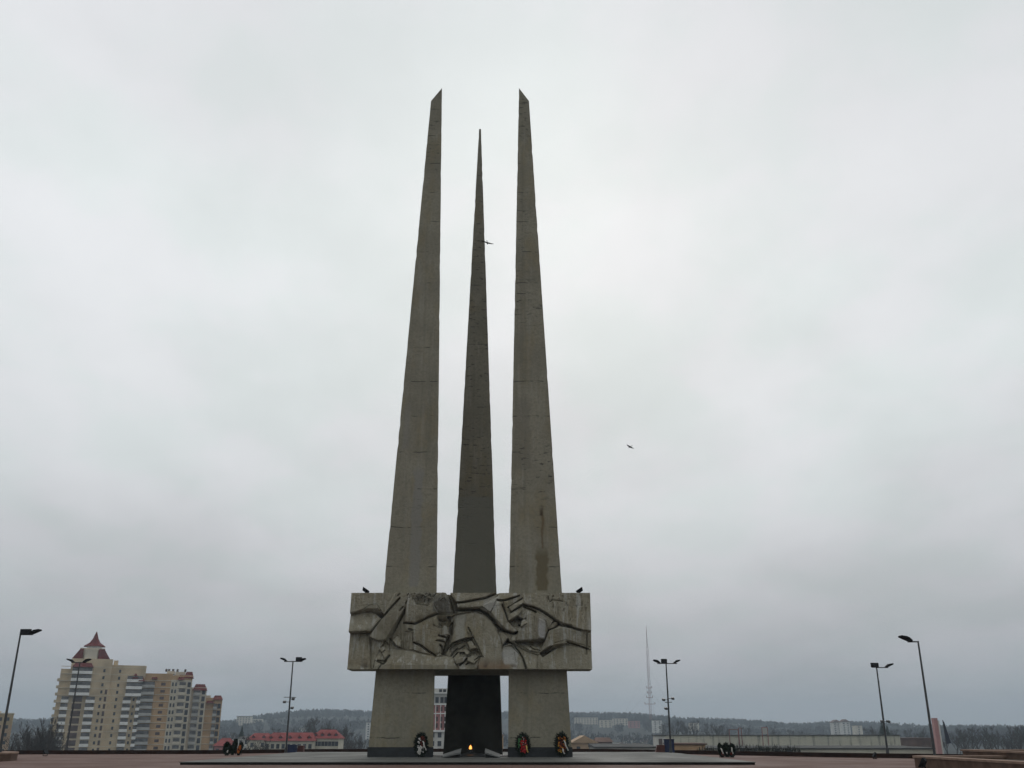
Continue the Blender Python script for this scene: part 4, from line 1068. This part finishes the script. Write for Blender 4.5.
for zf in (.35, .6):
    zz_ = mz0+(mz1-mz0)*zf
    for t in (PI*.15, PI*.82, PI*1.5):
        gx_, gy_ = mx+60*math.cos(t), Ym_+60*math.sin(t)
        obj('guy_wire', MB().tube([(mx,Ym_,zz_),(gx_,gy_,hill_z(gx_,gy_))], .07, 4), M['metal'], ms)
def frame(px0_, px1_, ytop, Y, label, board):
    x0, x1 = PX(px0_,742,Y), PX(px1_,742,Y); z1 = PZ(ytop,Y)
    r = empty('sports_frame', ((x0+x1)/2,Y,GB), label, 'sports frame', 'tall frames before the long hall')
    for x in (x0, x1): obj('post', MB().tube([(x,Y,GB),(x,Y,z1)], .14, 6), M['mast'], r)
    obj('crossbar', MB().tube([(x0,Y,z1),(x1,Y,z1)], .12, 6), M['mast'], r)
    if board: obj('board', MB().box(x0+.1, x1-.1, Y-.15, Y-.05, z1-1.9, z1-.1), M['greyb'], r)
frame(739.5,742.2,728,310,'thin tall posts above the right wreaths',False)
frame(730,739,729.5,312,'wide thin frame of pale posts left of the board',False)
frame(763,768.5,727.5,308,'frame with a pale board at its top in front of the long hall',True)

# ================================================================ TREES
random.seed(11)
def bare_tree_mesh(h, seed, spread=.5, upright=.5):
    rd = random.Random(seed); tr, cr = MB(), MB()
    def grow(mb, p, d, L, r, depth):
        steps = 3; pts = [p]; q = np.array(p); dd = np.array(d)
        for s in range(steps):
            dd = dd+np.array([rd.uniform(-.18,.18), rd.uniform(-.18,.18), rd.uniform(-.02,.14)]); dd /= np.linalg.norm(dd)
            q = q+dd*L/steps; pts.append(tuple(q))
        mb.tube(pts, [r, r*.8, r*.62, r*.45], 4 if depth > 0 else 8, cap=False)
        if depth >= 4: return
        nk = [9, 6, 5, 4][depth]
        for k in range(nk):
            f = rd.uniform(.35, 1) if depth else rd.uniform(.3, 1)
            i = min(steps-1, int(f*steps)); t = f*steps-i
            b = np.array(pts[i])*(1-t)+np.array(pts[i+1])*t
            a = rd.uniform(0, 2*PI); nd_ = np.array([math.cos(a)*spread, math.sin(a)*spread, upright+rd.uniform(-.2,.3)])+.45*dd
            nd_ /= np.linalg.norm(nd_)
            grow(cr, tuple(b), nd_, L*rd.uniform(.42,.66)*(1.05-.35*f), max(.018, r*.40), depth+1)
    grow(tr, (0,0,0), (0,0,1), h*.62, h*.02, 0)
    k = h/max(v[2] for v in cr.v)
    for q_ in (tr, cr): q_.v = [(x*k,y*k,z*k) for x,y,z in q_.v]
    return tr, cr
protos = []
for i, (sp, up) in enumerate(((.55,.5),(.75,.4),(.4,.75))):
    tr, cr = bare_tree_mesh(14, 30+i, sp, up)
    protos.append((tr, cr))
TREES = []
def mk_tree(i, x, y, z, s, label, rz):
    key = 'proto%d' % i
    if key not in WLOC:
        r = empty('bare_tree', (0,0,0), label, 'tree', 'bare trees in the town')
        obj('trunk', protos[i][0], M['bark'], r); obj('crown', protos[i][1], M['bark'], r)
        WLOC[key] = r; r.location = (x,y,z); r.rotation_euler = (0,0,rz); r.scale = (s,)*3
        return r
    return dup(WLOC[key], (x,y,z), rz, label, s)
def tree_px(px, ytop, Y, label, i):
    x = PX(px,735,Y); z0 = GB if Y < 1000 else hill_z(x,Y)
    s = (PZ(ytop,Y)-z0)/14.0
    mk_tree(i, x, Y, z0, s, label, random.uniform(0,6))
T1 = [(40,716,250,2),(34,721,262,0),(46,724,255,0),(28,727,270,1),(22,729,280,1),(52,729,300,1),(14,730,300,1),(50,722,330,2),(60,735,300,0)]
L1 = ['tallest bare tree between the yellow block and the spire tower','slimmer bare tree just left of the tallest one','bushy bare tree right of the tallest one','low bare tree second from the yellow block','low bare tree next to the yellow block','bare tree at the foot of the spire tower','bare tree in front of the yellow block','thin bare tree close behind the right bushy one','small bare tree under the spire tower']
for (a, y, Y, i), lb in zip(T1, L1): tree_px(a, y, Y, lb, i)
T2 = [(256,734,330,1,'bare tree in front of the half hidden red roofed house'),(262,738,335,0,'small bare tree at the left end of the long cream house'),
 (226,731,500,1,'bare tree just right of the stepped block'),(312,718,520,1,'bare tree behind the gap between the two larger red roofed houses'),(322,716,540,1,'highest bare tree behind the hipped red roof'),(332,719,530,0,'bare tree behind the right end of the hipped red roof'),(341,722,480,0,'bare tree right of the hipped red roof'),(348,728,420,1,'bare tree between the hipped red roof and the left pillar'),(356,731,430,1,'bare tree nearer the left pillar'),(364,734,400,0,'low bare tree touching the left pillar'),(350,738,380,1,'low bare shrub-like tree beside the hipped red roof'),(303,723,560,1,'bare tree behind the long cream house'),(290,727,600,0,'bare tree behind the mast with cameras'),(272,727,620,1,'bare tree behind the left end of the long cream house')]
for a, y, Y, i, lb in T2: tree_px(a, y, Y, lb, i)
T3 = [(664,722,700,1,'bare tree behind the blue cabinet mast'),(673,719,760,1,'tall bare tree right of the blue cabinet mast'),(684,720,740,0,'bare tree above the left part of the long hall'),(695,719,800,1,'high bare tree above the left part of the long hall'),(706,722,720,1,'bare tree above the peach shed'),(718,722,760,0,'bare tree above the right wreaths, left'),(728,724,700,1,'bare tree above the right wreaths, right'),(746,726,680,1,'bare tree between the two thin frames'),(776,727,720,0,'bare tree just right of the board frame'),(790,729,690,1,'bare tree above the middle of the long hall'),(806,730,650,1,'low bare tree above the middle of the long hall'),(866,727,560,1,'bare tree left of the spruce'),(874,725,575,0,'bare tree close to the left of the spruce'),(896,728,600,1,'bare tree right of the spruce'),(910,728,640,1,'bare tree over the brown shed'),(922,727,620,0,'bare tree over the right end of the brown shed'),
 (946,731,560,1,'bare tree touching the dark flag beside the pink pylon'),(956,733,600,1,'bare tree in the gap past the dark flag'),
 (952,728,520,1,'first bare tree right of the pink pylon'),(961,727,540,0,'second bare tree right of the pink pylon'),(970,727,500,1,'third bare tree right of the pink pylon'),(979,726,520,1,'bare tree above the left end of the high planter'),(989,726,490,0,'bare tree above the high planter, left of its middle'),(998,725,510,1,'bare tree above the middle of the high planter'),(1008,724.5,480,1,'tall bare tree above the high planter near the edge'),(1018,724,500,0,'tall bare tree at the right edge of the picture'),(1030,724,480,1,'bare tree cut off by the right edge'),(984,733,430,1,'low bare tree over the high planter rim'),(1003,734,420,0,'low bare tree over the high planter, right part'),(966,735,430,1,'low bare tree over the curved planter rim'),(1016,733,415,1,'low bare tree at the right edge')]
for a, y, Y, i, lb in T3: tree_px(a, y, Y, lb, i)
# spruces
def spruce(px, ytop, Y, label, wd=.24):
    x = PX(px,735,Y); z0 = GB if Y < 1000 else hill_z(x,Y); h = PZ(ytop,Y)-z0
    r = empty('spruce_tree', (x,Y,z0), label, 'tree', 'dark spruces')
    obj('trunk', MB().tube([(x,Y,z0),(x,Y,z0+h*.95)], [h*.015,h*.003], 6), M['bark'], r)
    mb = MB()
    for i in range(900):
        t = random.random()**.8; z = z0+h*(.08+.92*t); R = h*wd*(1-t)*random.uniform(.5,1.1)+.15; a = random.uniform(0,2*PI)
        c, s = math.cos(a), math.sin(a); w = .28+.3*(1-t)
        mb.add([(x,Y,z+.4),(x+c*R-s*w,Y+s*R+c*w,z-R*.35),(x+c*R*1.15,Y+s*R*1.15,z-R*.3),(x+c*R+s*w,Y+s*R-c*w,z-R*.35)], [[0,1,2],[0,2,3]])
    obj('crown', mb, M['spruce'], r)
spruce(883,720.5,520,'dark pointed spruce on the skyline left of the far right masts')
spruce(241.5,727,480,'dark spruce right of the stepped apartment block',.3)
spruce(767,726,640,'narrow dark spruce at the board frame',.12)
spruce(888,726,540,'smaller dark spruce beside the pointed one',.3)
# hedge of dry shrubs before the long hall
random.seed(5)
for k, (a, c, y, Y) in enumerate(((697,735,747,185),(735,772,745.5,195),(772,800,747,200))):
    mb = MB(); x0, x1 = PX(a,747,Y), PX(c,747,Y); zt_ = PZ(y,Y)
    for i in range(900):
        x = random.uniform(x0,x1); q = zt_-random.uniform(0,1)**.6*2.5+random.uniform(-.4,.4)*math.sin(x)
        a_ = random.uniform(0,6.28); l = random.uniform(.3,.7)
        mb.add([(x,Y+random.uniform(-.7,.7),q-.2),(x+math.cos(a_)*.1,Y+random.uniform(-.7,.7),q-.2),(x+math.cos(a_)*l*.4,Y,q+l)], [[0,1,2]])
    for i in range(30):
        x = random.uniform(x0,x1); mb.tube([(x,Y,GB),(x+random.uniform(-.3,.3),Y,zt_-.6)], .05, 4)
    o = obj('hedge', mb, M['shrub'], loc=((x0+x1)/2,Y,GB))
    tag(o, ['scruffy dry hedge below the right wreaths','scruffy dry hedge in the middle below the long hall','scruffy dry hedge ending at the cream shed'][k], 'hedge', 'dry hedges behind the parapet')
# far woods: one mass of bare crowns over the hills
mb = MB(); vs = []; fs = []
R = random.Random(3)
def crown(x, y, z, h, w, n, conif):
    for i in range(n):
        t = R.random(); a = R.uniform(0, 2*PI)
        if conif: rr = w*.5*(1-t)*R.random()**.5
        else: rr = w*.5*math.sqrt(max(0,1-(2*t-.9)**2))*R.random()**.4
        cx, cy, cz = x+rr*math.cos(a), y+rr*math.sin(a), z+h*(.12+.88*t)
        s = R.uniform(.8,1.7)*h/11*(1.25 if z > -5 else 1)
        b = R.uniform(0, 2*PI); k = len(vs)
        vs.extend([(cx+s*math.cos(b)*.6, cy+s*math.sin(b)*.6, cz-s*.5), (cx-s*math.cos(b)*.6, cy-s*math.sin(b)*.6, cz-s*.4), (cx+R.uniform(-.3,.3)*s, cy, cz+s)]); fs.append([k,k+1,k+2])
cnt = 0
while cnt < 7500:
    px = R.uniform(-120,1150); rr_ = 2330-R.random()**1.7*1250
    az = math.atan((px-512)/F*CP); x, y = rr_*math.sin(az), rr_*math.cos(az)
    dens = math.sin(x*.012)+math.sin(y*.016+1.3)+math.sin((x+y)*.007)
    if rr_ < 1950 and dens < .2: continue
    bad = False
    for (a, c, yy, Y, kd) in FARB:
        if a-3 < px < c+3 and Y-170 < y < Y+25: bad = True
    if bad: continue
    cn = R.random() < .07
    h = R.uniform(8,13) if not cn else R.uniform(9,14)
    crown(x, y, hill_z(x,y)-.5, h, h*(.42 if cn else .85), 26 if rr_ > 1700 else 40, cn); cnt += 1
mb.v = vs; mb.f = fs
tag(obj('far_woods', mb, M['woods']), 'hazy bare woods covering the far hills', None, None, 'stuff')

# ================================================================ HAZE
m = bpy.data.materials.new('haze_air'); m.use_nodes = True; nt = m.node_tree; nt.nodes.clear()
out = nt.nodes.new('ShaderNodeOutputMaterial'); pv = nt.nodes.new('ShaderNodeVolumePrincipled')
pv.inputs['Color'].default_value = (.74,.88,1,1); pv.inputs['Density'].default_value = .00025
nt.links.new(pv.outputs[0], out.inputs['Volume'])
hz = obj('haze', MB().box(-6600,6600,-6600,6600,-45,192), m)
tag(hz, 'thin winter haze over the town', None, None, 'stuff')

# ================================================================ SKY, SUN, CAMERA
w = bpy.data.worlds.new('World'); sc.world = w; w.use_nodes = True; nt = w.node_tree
bg = nt.nodes['Background']; bg.inputs['Strength'].default_value = .1
sky = nd(nt, 'ShaderNodeTexSky'); sky.sky_type = 'NISHITA'; sky.sun_disc = False
SUN_EL, SUN_AZ = math.radians(31), math.radians(4)     # azimuth measured from +Y towards +X
sky.sun_elevation = SUN_EL; sky.sun_rotation = SUN_AZ; sky.dust_density = 4; sky.air_density = 1.5
tc = nd(nt, 'ShaderNodeTexCoord'); dirv = tc.outputs['Generated']
sx = nd(nt, 'ShaderNodeSeparateXYZ'); nt.links.new(dirv, sx.inputs[0])
Zc = math_n(nt, 'MAXIMUM', sx.outputs[2], 0.0)
den = math_n(nt, 'ADD', Zc, .22)
comb = nd(nt, 'ShaderNodeCombineXYZ')
nt.links.new(math_n(nt, 'DIVIDE', sx.outputs[0], den), comb.inputs[0]); nt.links.new(math_n(nt, 'DIVIDE', sx.outputs[1], den), comb.inputs[1])
n1 = noise(nt, mapping(nt, comb.outputs[0], (1.1,.8,1), (3.1,1.7,0)), 1.5, 5, .5)
n2 = noise(nt, mapping(nt, comb.outputs[0], (1,.8,1), (7.7,2.2,4)), 4.2, 6, .55)
ramp = nd(nt, 'ShaderNodeValToRGB'); nt.links.new(Zc, ramp.inputs[0])
stops = [(0,(.43,.45,.47)),(.06,(.45,.47,.49)),(.13,(.545,.57,.585)),(.23,(.665,.70,.71)),(.34,(.725,.765,.77)),(.50,(.785,.825,.83)),(.68,(.73,.765,.775)),(.84,(.84,.88,.89)),(1,(1,1,1))]
els = ramp.color_ramp.elements
els[0].position = 0; els[0].color = stops[0][1]+(1,); els[1].position = 1; els[1].color = stops[-1][1]+(1,)
for p, c in stops[1:-1]:
    e_ = els.new(p); e_.color = c+(1,)
cl = math_n(nt, 'ADD', mapr(nt, n1, .32, .68, .935, 1.08), mapr(nt, n2, .3, .7, -.025, .025))
# brighter where the sun stands behind the cloud deck
sd = (math.cos(SUN_EL)*math.sin(SUN_AZ), math.cos(SUN_EL)*math.cos(SUN_AZ), math.sin(SUN_EL))
dot = nd(nt, 'ShaderNodeVectorMath', operation='DOT_PRODUCT'); nt.links.new(dirv, dot.inputs[0]); dot.inputs[1].default_value = sd
glow = mapr(nt, dot.outputs['Value'], .80, 1.0, 0, .05); back = mapr(nt, dot.outputs['Value'], -.6, .75, .68, 1.0)
cl = math_n(nt, 'MULTIPLY', math_n(nt, 'ADD', cl, glow), back)
cl = math_n(nt, 'MULTIPLY', cl, 10.0)
vm = nd(nt, 'ShaderNodeVectorMath', operation='SCALE'); nt.links.new(ramp.outputs[0], vm.inputs[0]); nt.links.new(cl, vm.inputs['Scale'])
warm = mixc(nt, mapr(nt, n2, .38, .62, 0, 1), mixc(nt, 1.0, vm.outputs[0], (.99,1.0,.998,1), 'MULTIPLY'), mixc(nt, 1.0, vm.outputs[0], (1.02,.99,1.008,1), 'MULTIPLY'))
final = mixc(nt, .985, sky.outputs[0], warm)
nt.links.new(final, bg.inputs['Color'])

sl = bpy.data.lights.new('sun', 'SUN'); sl.energy = .5; sl.angle = math.radians(25); sl.color = (1,.96,.9)
so = bpy.data.objects.new('sun', sl); COL.objects.link(so)
so.rotation_euler = (PI/2-SUN_EL, 0, PI-SUN_AZ)   # points from the sun towards the scene
so.location = (20,60,90)

cd = bpy.data.cameras.new('camera'); cam = bpy.data.objects.new('camera', cd); COL.objects.link(cam)
cd.sensor_width = 36; cd.lens = F/1024*36; cd.clip_start = .1; cd.clip_end = 12000
cam.location = (0,0,CAMH); cam.rotation_euler = (PI/2+PITCH, 0, 0)
sc.camera = cam
sc.view_settings.view_transform = 'Standard'; sc.view_settings.look = 'None'; sc.view_settings.exposure = 0; sc.view_settings.gamma = 1
sc.render.engine = 'CYCLES'
sc.cycles.use_denoising = True
sc.cycles.max_bounces = 6; sc.cycles.volume_bounces = 0
